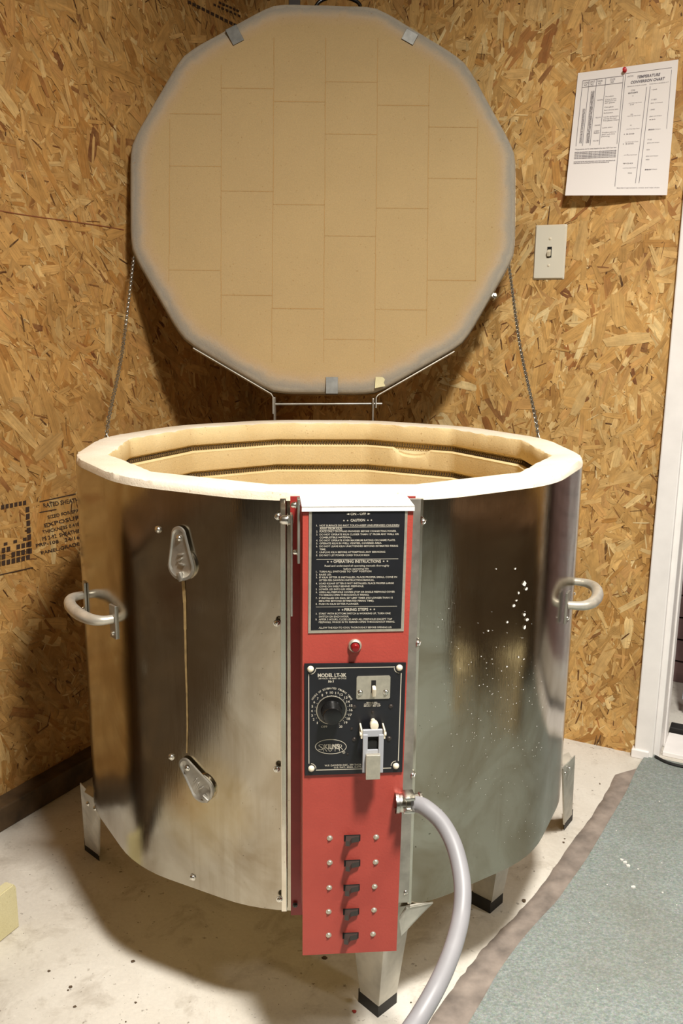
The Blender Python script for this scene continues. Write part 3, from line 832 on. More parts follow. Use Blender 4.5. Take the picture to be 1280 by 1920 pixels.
# peephole covers
def peephole(pivot, tip_ang, s, name='peephole_cover'):
    p = on_plane(*pivot, FL, nFL); R = frame(nFL); m = mat4(p, R) @ Matrix.Rotation(tip_ang, 4, 'Z')
    bm = bmesh.new()
    # ring of the hole behind the cover
    cyl(bm, m @ Matrix.Translation((0.002, -0.034*s, 0.0)), 0.021*s, 0.0205*s, 0.0035, 32, 1)
    out = []
    for k in range(28):
        a = 2*pi*k/28
        if sin(a) > 0.1: r = 0.0105*s; out.append((r*cos(a), r*sin(a) + 0.006*s))
        else: r = 0.0200*s; out.append((r*cos(a), -0.036*s + r*sin(a)*0.95))
    prof = sorted(out, key=lambda q: math.atan2(q[1] + .016*s, q[0]))
    n = len(prof); cen_ = Vector((0, -0.018*s))
    rings = []
    for sc, z in ((1.0, 0.0038), (1.0, 0.0068), (0.90, 0.0072), (0.80, 0.0052), (0.4, 0.0050)):
        rings.append([bm.verts.new(m @ Vector((cen_.x + (x-cen_.x)*sc, cen_.y + (y-cen_.y)*sc, z))) for x, y in prof])
    for a, b in zip(rings, rings[1:]):
        for k in range(n): bm.faces.new((a[k], a[(k+1) % n], b[(k+1) % n], b[k]))
    bm.faces.new(rings[-1]); bm.faces.new(rings[0][::-1])
    for dx, dy, rt in ((.001, -.020, .2), (-.001, -.027, .5), (.0015, -.033, -.2)):
        box(bm, m @ Matrix.Translation((dx*s, dy*s, .006)) @ Matrix.Rotation(rt, 4, 'Z'), .009*s, .0022*s, .003, .0006)
    box(bm, m @ Matrix.Translation((0, -.049*s, .0085)) @ Matrix.Rotation(.3, 4, 'Z'), .006*s, .012*s, .006, .001)
    bmesh.ops.recalc_face_normals(bm, faces=bm.faces[:])
    o = obj(name, bm, [GALV, STEEL_TRIM], K, smooth=30)
    q = m @ Vector((0, 0.001*s, 0.0055)); screw(q, nFL, o, .0036*s)
    return o
peephole((340, 1009), 0.05, 1.06)
peephole((356, 1438), 0.72, 1.0)
# dried drip running down from the upper cover
bm = bmesh.new(); dp = [(343, 1084), (346, 1130), (347, 1180), (348, 1240), (350, 1300), (351, 1360), (350, 1412)]
for (a, b), w in zip(zip(dp, dp[1:]), (6, 5, 4, 3.4, 3, 2.6)): stroke(bm, lambda x, y: on_plane(x, y, FL + nFL*.0007, nFL), *a, *b, w)
obj('drip_stain', bm, STAIN, K)
# specks of white paint on the right side
bm = bmesh.new(); random.seed(3)
spots = [(983, 1094, 9), (987, 1104, 6), (972, 1112, 4), (968, 1126, 3), (963, 1136, 5), (983, 1152, 5), (988, 1162, 6), (951, 1167, 4), (984, 1176, 6), (915, 1183, 3), (966, 1066, 3), (930, 1067, 2), (972, 1232, 3), (950, 1250, 3), (982, 1236, 3), (940, 1258, 2)]
spots += [(random.uniform(880, 1020), random.uniform(1230, 1420), random.uniform(.7, 1.8)) for _ in range(70)]
spots += [(random.uniform(800, 1030), random.uniform(1130, 1590), random.uniform(.5, 1.3)) for _ in range(130)]
for x, y, r in spots:
    k0 = 4 if x < 1030 else 3
    P = on_plane(x, y, FRt + nFRt*0.0009, nFRt); R = frame(nFRt); rr_ = r*0.00055
    f = bm.faces.new([bm.verts.new(P + R @ Vector((rr_*random.uniform(.5, 1.2)*cos(a), rr_*random.uniform(.5, 1.2)*sin(a), 0))) for a in [2*pi*q/8 for q in range(8)]])
obj('paint_speck', bm, PAINTW, K, kind='stuff')
random.seed(11)
# carrying handles
def handle(front, rear, out_mid, sgn):
    pf = front; pr = rear; bm = bmesh.new()
    nf = Vector((pf.x, pf.y, 0)).normalized(); nr = Vector((pr.x, pr.y, 0)).normalized(); ax = (nf+nr).normalized()
    z = pf.z
    a = Vector((pf.x, pf.y, z)); b = Vector((pr.x, pr.y, z))
    pts = []
    for k in range(33):
        t = pi*k/32; c = (1 - cos(t))/2; c = c if 0 < k < 32 else c
        base = a.lerp(b, c) + (nf.lerp(nr, c))*.004
        pts.append(base + ax*out_mid*sin(t)**.62)
    n = len(pts); rad = [0.0065 + 0.0030*sin(pi*i/(n-1)) for i in range(n)]
    tube(bm, pts, rad, 14)
    o = obj('handle', bm, HANDLE, K, smooth=60, label='curved silver-painted grab handle')
    for p, nn in ((a, nf), (b, nr)):
        bm = bmesh.new(); box(bm, mat4(p + nn*.0025 - Vector((0, 0, .004)), frame(nn)), 0.018, 0.052, 0.004, .001)
        mp_ = obj('mounting_plate', bm, GALV, o)
        for dz in (.016, -.022): screw_p = p + nn*.0048 + Vector((0, 0, dz)); 
        o_ = None
        bm = screw_bm(p + nn*.0046 + Vector((0, 0, -.022)), nn, .0032); obj('screw', bm, ZINC, o, smooth=45)
    return o
zh = on_plane(214, 1152, (-.36, -.20, 0), Vector((-.36, -.20, 0))).z
def jp(deg, z, R=0.4275):
    a = RD(deg); return Vector((R*sin(a), -R*cos(a), z))
handle(jp(-47.5, zh), jp(-66, zh), 0.036, -1)
handle(jp(62.5, zh), jp(81, zh), 0.042, 1)

# ------------------------------------------------------------ control box
bn = Vector((sin(RD(4.85)), -cos(RD(4.85)), 0)); bx = Vector((cos(RD(4.85)), sin(RD(4.85)), 0))
BF = FF + bn*0.083; BF.z = 0
def fp(x, y, off=0.0): return on_plane(x, y, BF + bn*off, bn)
tl, tr = fp(567, 954), fp(775, 952); bl, br = fp(567, 1789), fp(743, 1785)
BT = (tl.z + tr.z)/2; BB = (bl.z + br.z)/2
BW0 = (tr - tl).dot(bx); BW1 = (br - bl).dot(bx)
L0 = tl; BCX = tl + bx*BW0/2
back = 0.075
CB = empty('control_box', Vector((tl.x, tl.y, BB)) + bx*BW0/2, parent=K)
bm = bmesh.new()
# folded cover: face sheet and two side flanges, open at the bottom
f4 = [Vector((tl.x, tl.y, BT)), Vector((tr.x, tr.y, BT)), Vector((tl.x, tl.y, BT)) + bx*((br - tl).dot(bx)), Vector((tl.x, tl.y, BT)) + bx*((bl - tl).dot(bx))]
f4 = [Vector((p.x, p.y, z)) for p, z in zip(f4, (BT, BT, BB, BB))]
def slab(bm, pts, d, mi=0):
    a = [bm.verts.new(p) for p in pts]; b = [bm.verts.new(p + d) for p in pts]; n = len(pts)
    fs = [bm.faces.new(a), bm.faces.new(b[::-1])] + [bm.faces.new((a[i], a[(i+1) % n], b[(i+1) % n], b[i])) for i in range(n)]
    for f in fs: f.material_index = mi
slab(bm, f4, -bn*0.0018)
zside = fp(567, 1718).z
for top_, bot_, sg in ((f4[0], f4[3], 1), (f4[1], f4[2], -1)):
    fr = (BT - zside)/(BT - BB); lo_ = top_.lerp(bot_, fr)
    slab(bm, [top_ - bn*.0018, lo_ - bn*.0018, lo_ - bn*back, top_ - bn*back + Vector((0, 0, 0))], bx*0.0018*sg)
bmesh.ops.recalc_face_normals(bm, faces=bm.faces[:])
obj('cover', bm, RED, CB, label='red hammered metal cover')
# red mounting flange against the jacket
bm = bmesh.new()
Pk = FF + nFF*0.008
a = on_plane(544, 931, Pk, nFF); b = on_plane(779, 931, Pk, nFF); c = on_plane(548, 1716, Pk, nFF)
wv = (b - a); wv.z = 0
slab(bm, [Vector((a.x, a.y, a.z)), Vector((b.x, b.y, a.z)), Vector((b.x, b.y, c.z)) - wv.normalized()*.022, Vector((a.x, a.y, c.z))], -nFF*0.003)
bmesh.ops.recalc_face_normals(bm, faces=bm.faces[:])
obj('mounting_flange', bm, flat('dark_red_paint', (150, 44, 40), 0.4, 0, 0.06), CB)
# perforated top vent
bm = bmesh.new()
topz = BT + 0.003
vf0 = Vector((tl.x, tl.y, topz)) + bn*.003 - bx*0.001; vf1 = Vector((tr.x, tr.y, topz)) + bn*.003 + bx*.001
vb0 = vf0 - bn*(back - .004); vb1 = vf1 - bn*(back - .004)
slab(bm, [vf0, vf1, vb1, vb0], Vector((0, 0, -0.0015)))
slab(bm, [vf0, vf1, vf1 - Vector((0, 0, .006)), vf0 - Vector((0, 0, .006))], -bn*.0012)
bmesh.ops.recalc_face_normals(bm, faces=bm.faces[:])
nx, ny = 44, 15
for i in range(nx):
    for j in range(ny):
        p = vf0.lerp(vf1, (i + .7 + (j % 2)*.5)/(nx+1)).lerp(vb0.lerp(vb1, (i + .7 + (j % 2)*.5)/(nx+1)), (j+1)/(ny+1)) + Vector((0, 0, .0001))
        bm.faces.new([bm.verts.new(p + (bx*cos(t) + bn*sin(t))*0.00085) for t in [2*pi*q/6 for q in range(6)]]).material_index = 1
obj('vent_cover', bm, [WHITEPL, flat('vent_holes', (120, 116, 112), 0.8)], CB, label='white perforated metal vent')
# prop arm and hinge bar on the left of the box
def sidebar(x, y0, y1, off, w, dp, m, name, par=CB):
    p0 = on_plane(x, y0, BF + bn*off, bn); p1 = on_plane(x, y1, BF + bn*off, bn); bm = bmesh.new()
    c = (p0+p1)/2; box(bm, mat4(c, frame(bn)), w, abs(p0.z-p1.z), dp, w*.2); return obj(name, bm, m, par)
sidebar(546.5, 963, 1152, -0.035, 0.0030, 0.016, ZINC, 'prop_arm')
sidebar(559.5, 934, 1054, -0.012, 0.0032, 0.016, GALV, 'hinge_bar')
def sidenut(x, y, off, r, L, par=CB):
    p = on_plane(x, y, BF + bn*off, bn); bm = bmesh.new()
    R = frame(-bx); m = mat4(p + bx*L*.45, R)
    cyl(bm, m, r, r, L*.35, 6); cyl(bm, m @ Matrix.Translation((0, 0, L*.35)), r*1.25, r*1.25, .001, 16)
    lathe(bm, m @ Matrix.Translation((0, 0, L*.35 + .001)), [(r*.95, 0), (r*.95, L*.3), (r*.6, L*.5), (0, L*.55)], 12)
    obj('bolt', bm, ZINC, par, smooth=40)
sidenut(537, 975, -0.035, .0062, .018); sidenut(553, 947, -.012, .0036, .010); sidenut(556, 1035, -.012, .0034, .009)
bm = screw_bm(on_plane(553, 1697, FF + nFF*.011, nFF), nFF, .0030); obj('screw', bm, DARKSW, CB, smooth=45)
# indicator lamp
def on_face(bm, x, y, prof, seg=24, mi=0, off=0.0): lathe(bm, mat4(fp(x, y, off), frame(bn)), prof, seg, mi)
bm = bmesh.new(); on_face(bm, 665, 1210, [(.0085, 0), (.0085, .002), (.0075, .004), (.0062, .0046), (.0058, .003)])
L1 = obj('indicator_lamp', bm, PLATESIL, CB, smooth=40)
bm = bmesh.new(); on_face(bm, 665, 1211, [(.0058, .002), (.0052, .008), (.0040, .0105), (0, .0115)])
# (red lens and its bezel are two small pieces of the box)
obj('lamp_lens', bm, REDPL, CB, smooth=50, label='small dark red lens')
# rocker switches and their screws
sw = [(660, 1571), (660, 1618), (659, 1664), (658, 1709), (657, 1754)]
lsc = [(618, 1571), (618, 1617), (617, 1664), (616, 1709), (616, 1753)]
rsc = [(705, 1569), (704, 1616), (702, 1662), (701, 1706), (699, 1751)]
for (x, y) in sw:
    bm = bmesh.new(); P = fp(x, y); m = mat4(P, frame(bn))
    box(bm, m @ Matrix.Translation((0, 0, .0002)), .0215, .0090, .0006, 0, 1)
    pr = [(-.0080, 0.0), (-.0098, .0120), (-.0045, .0135), (-.0010, .0060), (.0030, .0048), (.0088, .0034), (.0098, 0)]
    mm = m @ Matrix.Rotation(pi/2, 4, 'X') @ Matrix.Translation((0, 0, -.0036))
    prism(bm, mm, pr, .0072, 0)
    bmesh.ops.recalc_face_normals(bm, faces=bm.faces[:])
    obj('rocker_switch', bm, [DARKSW, DARKCH], CB)
for (x, y) in lsc + rsc: screw(fp(x, y), bn, CB, .0030, PLATESIL)

# instruction plate
IP = empty('instruction_plate', fp(670, 1070), parent=K)
bm = bmesh.new()
q4 = [fp(579, 957, .0002), fp(764, 955.5, .0002), fp(756.5, 1183, .0002), fp(577.5, 1187, .0002)]
slab(bm, q4[::-1], bn*0.0009)
q5 = [fp(584.5, 959, .0013), fp(759.3, 958, .0013), fp(751.5, 1178.5, .0013), fp(582.5, 1182, .0013)]
quad(bm, q5[::-1], 1)
bmesh.ops.recalc_face_normals(bm, faces=bm.faces[:])
for f in bm.faces:
    if f.material_index == 1 and f.normal.dot(bn) < 0: f.normal_flip()
obj('plate', bm, [PLATESIL, BLACKPL], IP, label='black enamelled plate with silver border')
bm = bmesh.new()
fi = lambda x, y: fp(x, y, .0016)
X0, XT = 593, 599
def line(num, s, y, x1, x0=XT, h=3.3, b=.012):
    x0 -= (y-985)*.008; x1 -= (y-985)*.0
    if num: put_text(bm, fi, num, X0 - (y-985)*.008, y + h/2, X0 + 2.6 - (y-985)*.008, y + h/2, h, 0, b)
    put_text(bm, fi, s, x0, y + h/2, x1, y + h/2 - (x1-x0)*.006, h, 0, b)
def centre(s, xa, xb, y, h, b=.02): put_text(bm, fi, s, xa, y + h/2, xb, y + h/2 - .5, h, 0, b)
def star(x, y, r):
    pts = [fi(x + (r if k % 2 == 0 else r*.42)*sin(2*pi*k/10), y - (r if k % 2 == 0 else r*.42)*cos(2*pi*k/10)) for k in range(10)]
    c_ = bm.verts.new(fi(x, y)); vs = [bm.verts.new(p) for p in pts]
    for k in range(10): bm.faces.new((c_, vs[(k+1) % 10], vs[k]))
def tri(x, y, r, d): quad(bm, [fi(x + d*r, y), fi(x - d*r, y - r*.7), fi(x - d*r, y + r*.7)])
tri(652, 964, 2.6, -1); tri(691.5, 963.5, 2.6, 1); centre('ON - OFF', 657, 686, 963.7, 5)
centre('CAUTION', 657, 684, 975.6, 4.6)
for x, y in ((644.5, 976), (651.5, 976), (689.5, 975.5), (696, 975.3)): star(x, y, 2.0)
line('1.', 'HOT SURFACE DO NOT TOUCH-KEEP UNSUPERVISED CHILDREN', 985.5, 748); stroke(bm, fi, 599, 988.6, 748, 987.8, .7)
line('', 'AWAY FROM KILN.', 991, 641.5); stroke(bm, fi, 599, 994, 641, 993.8, .7)
line('2.', 'PLACE ONLY ON STAND PROVIDED BEFORE CONNECTING POWER.', 996.6, 743)
line('3.', 'DO NOT OPERATE KILN CLOSER THAN 12" FROM ANY WALL OR', 1002.2, 747.5)
line('', 'COMBUSTIBLE MATERIAL.', 1007.8, 659)
line('4.', 'DO NOT OPERATE OVER MAXIMUM RATING ON NAME PLATE.', 1013.4, 741)
line('5.', 'OPERATE KILN IN WELL VENTED, COVERED AREA', 1018.8, 715)
line('6.', 'DO NOT LEAVE KILN UNATTENDED BEYOND ESTIMATED FIRING', 1024.4, 746)
line('', 'TIME.', 1030, 611)
line('7.', 'UNPLUG KILN BEFORE ATTEMPTING ANY SERVICING', 1035.6, 722)
line('8.', 'DO NOT LET POWER CORD TOUCH KILN', 1041.2, 692)
stroke(bm, fi, 593, 1048.8, 746.5, 1047.8, .7)
centre('OPERATING INSTRUCTIONS', 625, 714, 1052.8, 5.2)
for x, y in ((614.5, 1053.4), (621, 1053.2), (719, 1052.4), (726, 1052.2)): star(x, y, 2.1)
centre('Read and understand all operating manuals thoroughly', 608.5, 729.5, 1060.8, 3.4, .008)
centre('before operating kiln', 644, 691, 1066.6, 3.4, .008)
line('1.', 'TURN ALL SWITCHES TO "OFF" POSITION', 1071.8, 696)
line('2.', 'RAISE LID.', 1077.5, 621.5)
line('3.', 'IF KILN SITTER IS INSTALLED, PLACE PROPER SMALL CONE IN', 1082.6, 744)
line('', 'SITTER PER DAWSON INSTRUCTION MANUAL.', 1088.2, 702)
line('4.', 'LOAD KILN-IF SITTER IS NOT INSTALLED, PLACE PROPER LARGE', 1094, 738)
line('', 'CONE ON SHELF BEHIND PEEPHOLE.', 1099.6, 682)
line('5.', 'LOWER LID INTO LID VENT', 1105, 661)
line('6.', 'OPEN ALL PEEPHOLE COVERS (TOP OR SINGLE PEEPHOLE COVER', 1110.4, 740)
line('', 'TO REMAIN OPEN THROUGHOUT FIRING).', 1115.8, 692)
line('7.', 'IF INSTALLED ON KILN, SET LIMIT TIMER (NO LONGER THAN 15', 1121.4, 736)
line('', 'MINUTES BEYOND ESTIMATED FIRING TIME).', 1127, 701)
line('8.', 'PUSH IN KILN SITTER PLUNGER', 1132.4, 672)
stroke(bm, fi, 592, 1138.2, 744, 1136.6, .7)
centre('FIRING STEPS', 645.5, 690, 1143, 5.2)
for x, y in ((635, 1143.6), (642, 1143.4), (694.5, 1142.6), (701.5, 1142.4)): star(x, y, 2.1)
line('A.', 'START WITH BOTTOM SWITCH & WORKING UP, TURN ONE', 1150.6, 732)
line('', 'SWITCH ON EACH HOUR.', 1156.2, 654)
line('B.', 'AFTER 3 HOURS, CLOSE LID AND ALL PEEPHOLES EXCEPT TOP', 1161.4, 735)
line('', 'PEEPHOLE, WHICH IS TO REMAIN OPEN THROUGHOUT FIRING.', 1166.6, 740)
line('', 'ALLOW THE KILN TO COOL THOROUGHLY BEFORE OPENING LID', 1177, 734)
bmesh.ops.recalc_face_normals(bm, faces=bm.faces[:])
for f in bm.faces:
    if f.normal.dot(bn) < 0: f.normal_flip()
obj('lettering', bm, SILVERINK, IP, label='small silver capitals listing cautions and operating steps')

# timer and kiln sitter plate
SP = empty('sitter_plate', fp(662, 1345), parent=K)
bm = bmesh.new()
slab(bm, [fp(570.5, 1243.5), fp(760.5, 1241.5), fp(753.5, 1446), fp(571.5, 1452.5)][::-1], bn*.0022)
bmesh.ops.recalc_face_normals(bm, faces=bm.faces[:])
obj('plate', bm, BLACKPL, SP, label='black enamelled plate with thin silver frame line')
fs = lambda x, y: fp(x, y, .0026)
bm = bmesh.new()
def poly(pts, w):
    for a, b in zip(pts, pts[1:]): stroke(bm, fs, *a, *b, w)
def arc(cx, cy, rx, ry, a0, a1, n=12): return [(cx + rx*cos(RD(a0+(a1-a0)*k/n)), cy + ry*sin(RD(a0+(a1-a0)*k/n))) for k in range(n+1)]
c4 = [(582, 1254), (748.5, 1252), (742, 1436), (583, 1441)]
poly([(592, 1253)] + [(740, 1250.5)], 1.6)
poly(arc(748.5, 1252.5, 9.5, 9.5, 180, 90, 8), 1.4); poly([(752, 1262), (746.5, 1427)], 1.6)
poly(arc(742, 1436, 9, 9, 270, 180, 8), 1.4); poly([(733, 1440), (592, 1444)], 1.6)
poly(arc(583, 1441, 9, 9, 0, -90, 8), 1.4); poly([(579, 1432), (578.5, 1264)], 1.6)
poly(arc(582, 1254.5, 9.5, 9.5, 90, 0, 8), 1.4)
T_ = lambda s, x0, y0, x1, y1, h, b=.02, sh=0.0: put_text(bm, fs, s, x0, y0, x1, y1, h, 0, b, sh)
T_('MODEL LT-3K', 595.5, 1269.5, 649.5, 1269, 6.4, .035)
T_('208 VOLTS - 48 AMPS - 60 CYCLE', 597, 1273.6, 649, 1273.2, 2.6)
T_('No 5', 615, 1280, 626, 1279.5, 4.6, .03, .2)
kc = (621, 1333)
# numbers round the dial
import itertools
nums = [('1', 594.5, 1355.5), ('2', 587.8, 1349), ('3', 584.8, 1341.5), ('4', 584.5, 1333), ('5', 585.4, 1324.5), ('6', 589, 1316.5), ('7', 595.5, 1309.8),
        ('8', 604, 1303.5), ('9', 612, 1299.4), ('10', 621.3, 1298.6), ('11', 631.3, 1299.4), ('12', 639.6, 1302.4), ('13', 648.2, 1308), ('14', 652.3, 1315.6),
        ('15', 657.6, 1323), ('16', 657.8, 1331.4), ('17', 656.4, 1340.4), ('18', 653, 1347.6), ('19', 648, 1354.8), ('20', 638.6, 1362.4)]
for s, x, y in nums:
    w = 2.9 if len(s) == 1 else 6.0
    if s in '1': w = 1.4
    T_(s, x - w/2, y + 2.1, x + w/2, y + 2.1, 4.3, .02)
    dx, dy = kc[0]-x, kc[1]-y; d_ = math.hypot(dx, dy); stroke(bm, fs, x + dx/d_*5, y + dy/d_*5, x + dx/d_*6.6, y + dy/d_*6.6, .7)
T_('OFF', 602, 1364.8, 613.5, 1364.4, 4.0, .01)
ph = 'HOURS OF ESTIMATED FIRING TIME'
for i, ch in enumerate(ph):
    if ch == ' ': continue
    a = RD(-90 - 58 + 116*(i + .5)/len(ph)); r_ = 43.5; x = kc[0] + 1 + 41.5*cos(a)*1.02; y = kc[1] + 4 + 45*sin(a)
    tx, ty = -sin(a), cos(a); T_(ch, x - tx*1.15, y - ty*1.15, x + tx*1.15, y + ty*1.15, 3.3, .02)
# oval mark
def ring(cx, cy, rx, ry, w, n=48):
    for k in range(n):
        a, b = 2*pi*k/n, 2*pi*(k+1)/n
        quad(bm, [fs(cx+(rx-w)*cos(a), cy+(ry-w)*sin(a)), fs(cx+rx*cos(a), cy+ry*sin(a)), fs(cx+rx*cos(b), cy+ry*sin(b)), fs(cx+(rx-w)*cos(b), cy+(ry-w)*sin(b))])
ring(620, 1400, 29.5, 14, 1.2)
T_('S', 597, 1406.5, 606, 1406.3, 11, -.012); T_('KILNS', 608, 1404.5, 636, 1404, 9, .03); T_('R', 635, 1406.5, 643, 1406.3, 11, -.012)
T_('KUTT', 606, 1409.4, 640, 1409, 13.5, -.022)
ring(644.3, 1410.5, 2.6, 2.6, .6, 16); T_('R', 643.3, 1411.6, 645.6, 1411.6, 2.4, .0)
T_('W.P. DAWSON INC., 399 THOR PLACE, BREA, CA', 608.5, 1437, 716, 1434, 3.1)
T_('U.S. PAT. 3028, 3,275,497 & 3,313,932', 626, 1440.4, 716, 1437.8, 2.6)
T_('MANUAL', 687, 1318.6, 708, 1318.2, 2.3); T_('LOCK-OUT SWITCH', 682.5, 1321.8, 712, 1321.4, 2.6); T_('MUST BE UP', 682, 1325.2, 713.5, 1324.6, 2.6)
bmesh.ops.recalc_face_normals(bm, faces=bm.faces[:])
for f in bm.faces:
    if f.normal.dot(bn) < 0: f.normal_flip()
obj('lettering', bm, SILVERINK, SP, label='silver model number, timer dial figures and oval mark')
bm = bmesh.new()
lathe(bm, mat4(fp(621, 1331, .0022), frame(bn)), [(.0192, 0), (.0192, .0012), (.0186, .0014), (.0186, .0004), (.0172, .0004)], 48)
obj('dial_ring', bm, PLATESIL, SP, smooth=40)
bm = bmesh.new()
lathe(bm, mat4(fp(621, 1331, .0022), frame(bn)), [(.0180, .0002), (.0176, .0020), (.0136, .0028), (.0128, .0045), (.0118, .0180), (.0110, .0196), (.0100, .0200), (0, .0200)], 40)
obj('timer_knob', bm, BLACK, SP, smooth=35, label='glossy black round knob')
# corner caps
for x, y in ((582, 1254.5), (748.5, 1252), (742, 1436), (583.5, 1441)):
    bm = bmesh.new(); lathe(bm, mat4(fp(x, y, .0022), frame(bn)), [(.0042, 0), (.0040, .0012), (.0030, .0030), (.0015, .0038), (0, .0040)], 18)
    obj('corner_rivet', bm, IVORY, SP, smooth=60)
# toggle plate
bm = bmesh.new(); m = mat4(fp(699.5, 1288.5, .0022), frame(bn)); prism(bm, m, rrect(.0425, .0305, .002), .0014)
box(bm, m @ Matrix.Translation((.0002, .0015, .0015)), .0058, .0165, .0004, 0, 1)
TP = obj('toggle_plate', bm, [PLATESIL, DARKCH], SP)
bm = bmesh.new(); box(bm, mat4(fp(700, 1291.5, .0022), frame(bn)) @ Matrix.Rotation(.25, 4, 'X') @ Matrix.Translation((0, 0, .005)), .0046, .0125, .0085, .0012)
obj('toggle_switch', bm, IVORY, SP)
for x, y in ((675, 1298.5), (723, 1297.5)):
    bm = screw_bm(fp(x, y, .0036), bn, .0030); obj('screw', bm, ZINC, SP, smooth=45)
for x, y, r in ((664, 1325, .0020), (732.5, 1324, .0022), (698.5, 1335, .0014), (659, 1366, .0014), (664, 1386, .0022), (729, 1384.5, .0026), (651.5, 1413.5, .0010)):
    bm = screw_bm(fp(x, y, .0024), bn, r, False); obj('screw', bm, DARKSW, SP, smooth=45)
# plunger
bm = bmesh.new(); lathe(bm, mat4(fp(699, 1351, .0022), frame(bn)), [(.003, 0), (.003, .006), (.0052, .008), (.0055, .015), (.0049, .017), (0, .018)], 20)
obj('plunger', bm, IVORY, SP, smooth=50, label='cream plunger button')
# drop weight with its guide frame
FW = .021                                     # how far the guide stands off the plate
fg = lambda x, y: fp(x, y, FW)
GR = frame(bn)
bm = bmesh.new()
def gbox(x0, y0, x1, y1, dz, th, bev=.0008):
    a, b = fg(x0, y0), fg(x1, y1); c = (a+b)/2; w = abs((b-a).dot(bx)); h = abs(a.z-b.z)
    box(bm, mat4(c + bn*dz, GR), w, h, th, bev)
gbox(680, 1369, 717, 1381, -.0015, .004); gbox(680, 1377, 688, 1448, 0, .0035); gbox(709.5, 1377, 717.5, 1448, 0, .0035); gbox(687, 1406, 710, 1448, -.001, .0025)
obj('drop_guide', bm, SITTER, SP, label='grey painted metal guide frame')
bm = bmesh.new(); gbox(688, 1382, 710, 1406, -.004, .0012, .0002); lathe(bm, mat4(fg(699, 1398) - bn*.0035, GR), [(.0070, -.014), (.0070, .0006), (0, .0010)], 24)
obj('trip_tube', bm, DARKCH, SP, smooth=40)
bm = bmesh.new(); gbox(685, 1412, 711, 1456, .004, .007, .0009); obj('drop_weight', bm, PLATESIL, SP)
for x0, x1, s in ((676, 679, -1), (719, 722, 1)):
    bm = bmesh.new(); a = fg((x0+x1)/2, 1376)
    box(bm, mat4(a - bn*.008, GR), .0022, .0125, .020, .0008); cyl(bm, mat4(a, frame(bx*s)), .0030, .0026, .0022, 14)
    obj('guide_bracket', bm, IVORY, SP)

# ------------------------------------------------------------ power cord and its clamp
bm = bmesh.new()
def dpt(x, y, z): return at_depth(x, y, z)
cp = [dpt(764, 1506, 1.14), dpt(778, 1507, 1.135), dpt(797, 1514, 1.125), dpt(826, 1540, 1.11), dpt(848, 1578, 1.09), dpt(861, 1622, 1.07), dpt(867, 1668, 1.05), dpt(864, 1716, 1.03), dpt(853, 1764, 1.005), dpt(836, 1812, .98), dpt(813, 1860, .955), dpt(785, 1908, .935), dpt(758, 1950, .915), dpt(730, 2010, .90)]
last = cp[-1]
cp += [last + Vector((-.03, -.05, -.10)), Vector((last.x - .05, last.y - .16, .05)), Vector((last.x - .02, last.y - .30, .0115)), Vector((last.x + .10, last.y - .55, .0115)), Vector((last.x + .5, last.y - .9, .0195))]
tube(bm, catmull(cp, 8), 0.0104, 20)
obj('power_cord', bm, CONDUIT, K, smooth=60, label='thick pale grey power cord curving down to the floor')
bm = bmesh.new(); c0 = dpt(764, 1505, 1.138); m = mat4(c0 - bx*.016, frame(bx))
lathe(bm, m, [(.0132, 0), (.0132, .004), (.0118, .005), (.0125, .012), (.0142, .013), (.0142, .018), (.0115, .019), (.0115, .030), (.0130, .031), (.0130, .034), (.0108, .035)], 24)
box(bm, mat4(dpt(766, 1491, 1.128), frame(bn)), .014, .004, .022, .001); box(bm, mat4(dpt(765, 1515, 1.128), frame(bn)), .014, .004, .022, .001)
cyl(bm, mat4(dpt(764, 1519, 1.120), frame((0, 0, 1))), .0026, .0026, .034, 12); lathe(bm, mat4(dpt(764, 1513, 1.120), frame((0, 0, 1))), [(.0045, -.004), (.0048, 0), (.0036, .003), (0, .004)], 14)
obj('cord_clamp', bm, ZINC, K, smooth=35)
# folded bracket at the lower right of the box (kiln bottom)
bm = bmesh.new()
P5 = [on_plane(748, 1722, FF + nFF*.004, nFF), on_plane(762, 1700, FF + nFF*.004, nFF), on_plane(812, 1690, FF - nFF*.02, nFF), on_plane(790, 1712, FF - nFF*.02, nFF), on_plane(752, 1752, FF + nFF*.0, nFF)]
slab(bm, P5, -nFF*.003); bmesh.ops.recalc_face_normals(bm, faces=bm.faces[:])

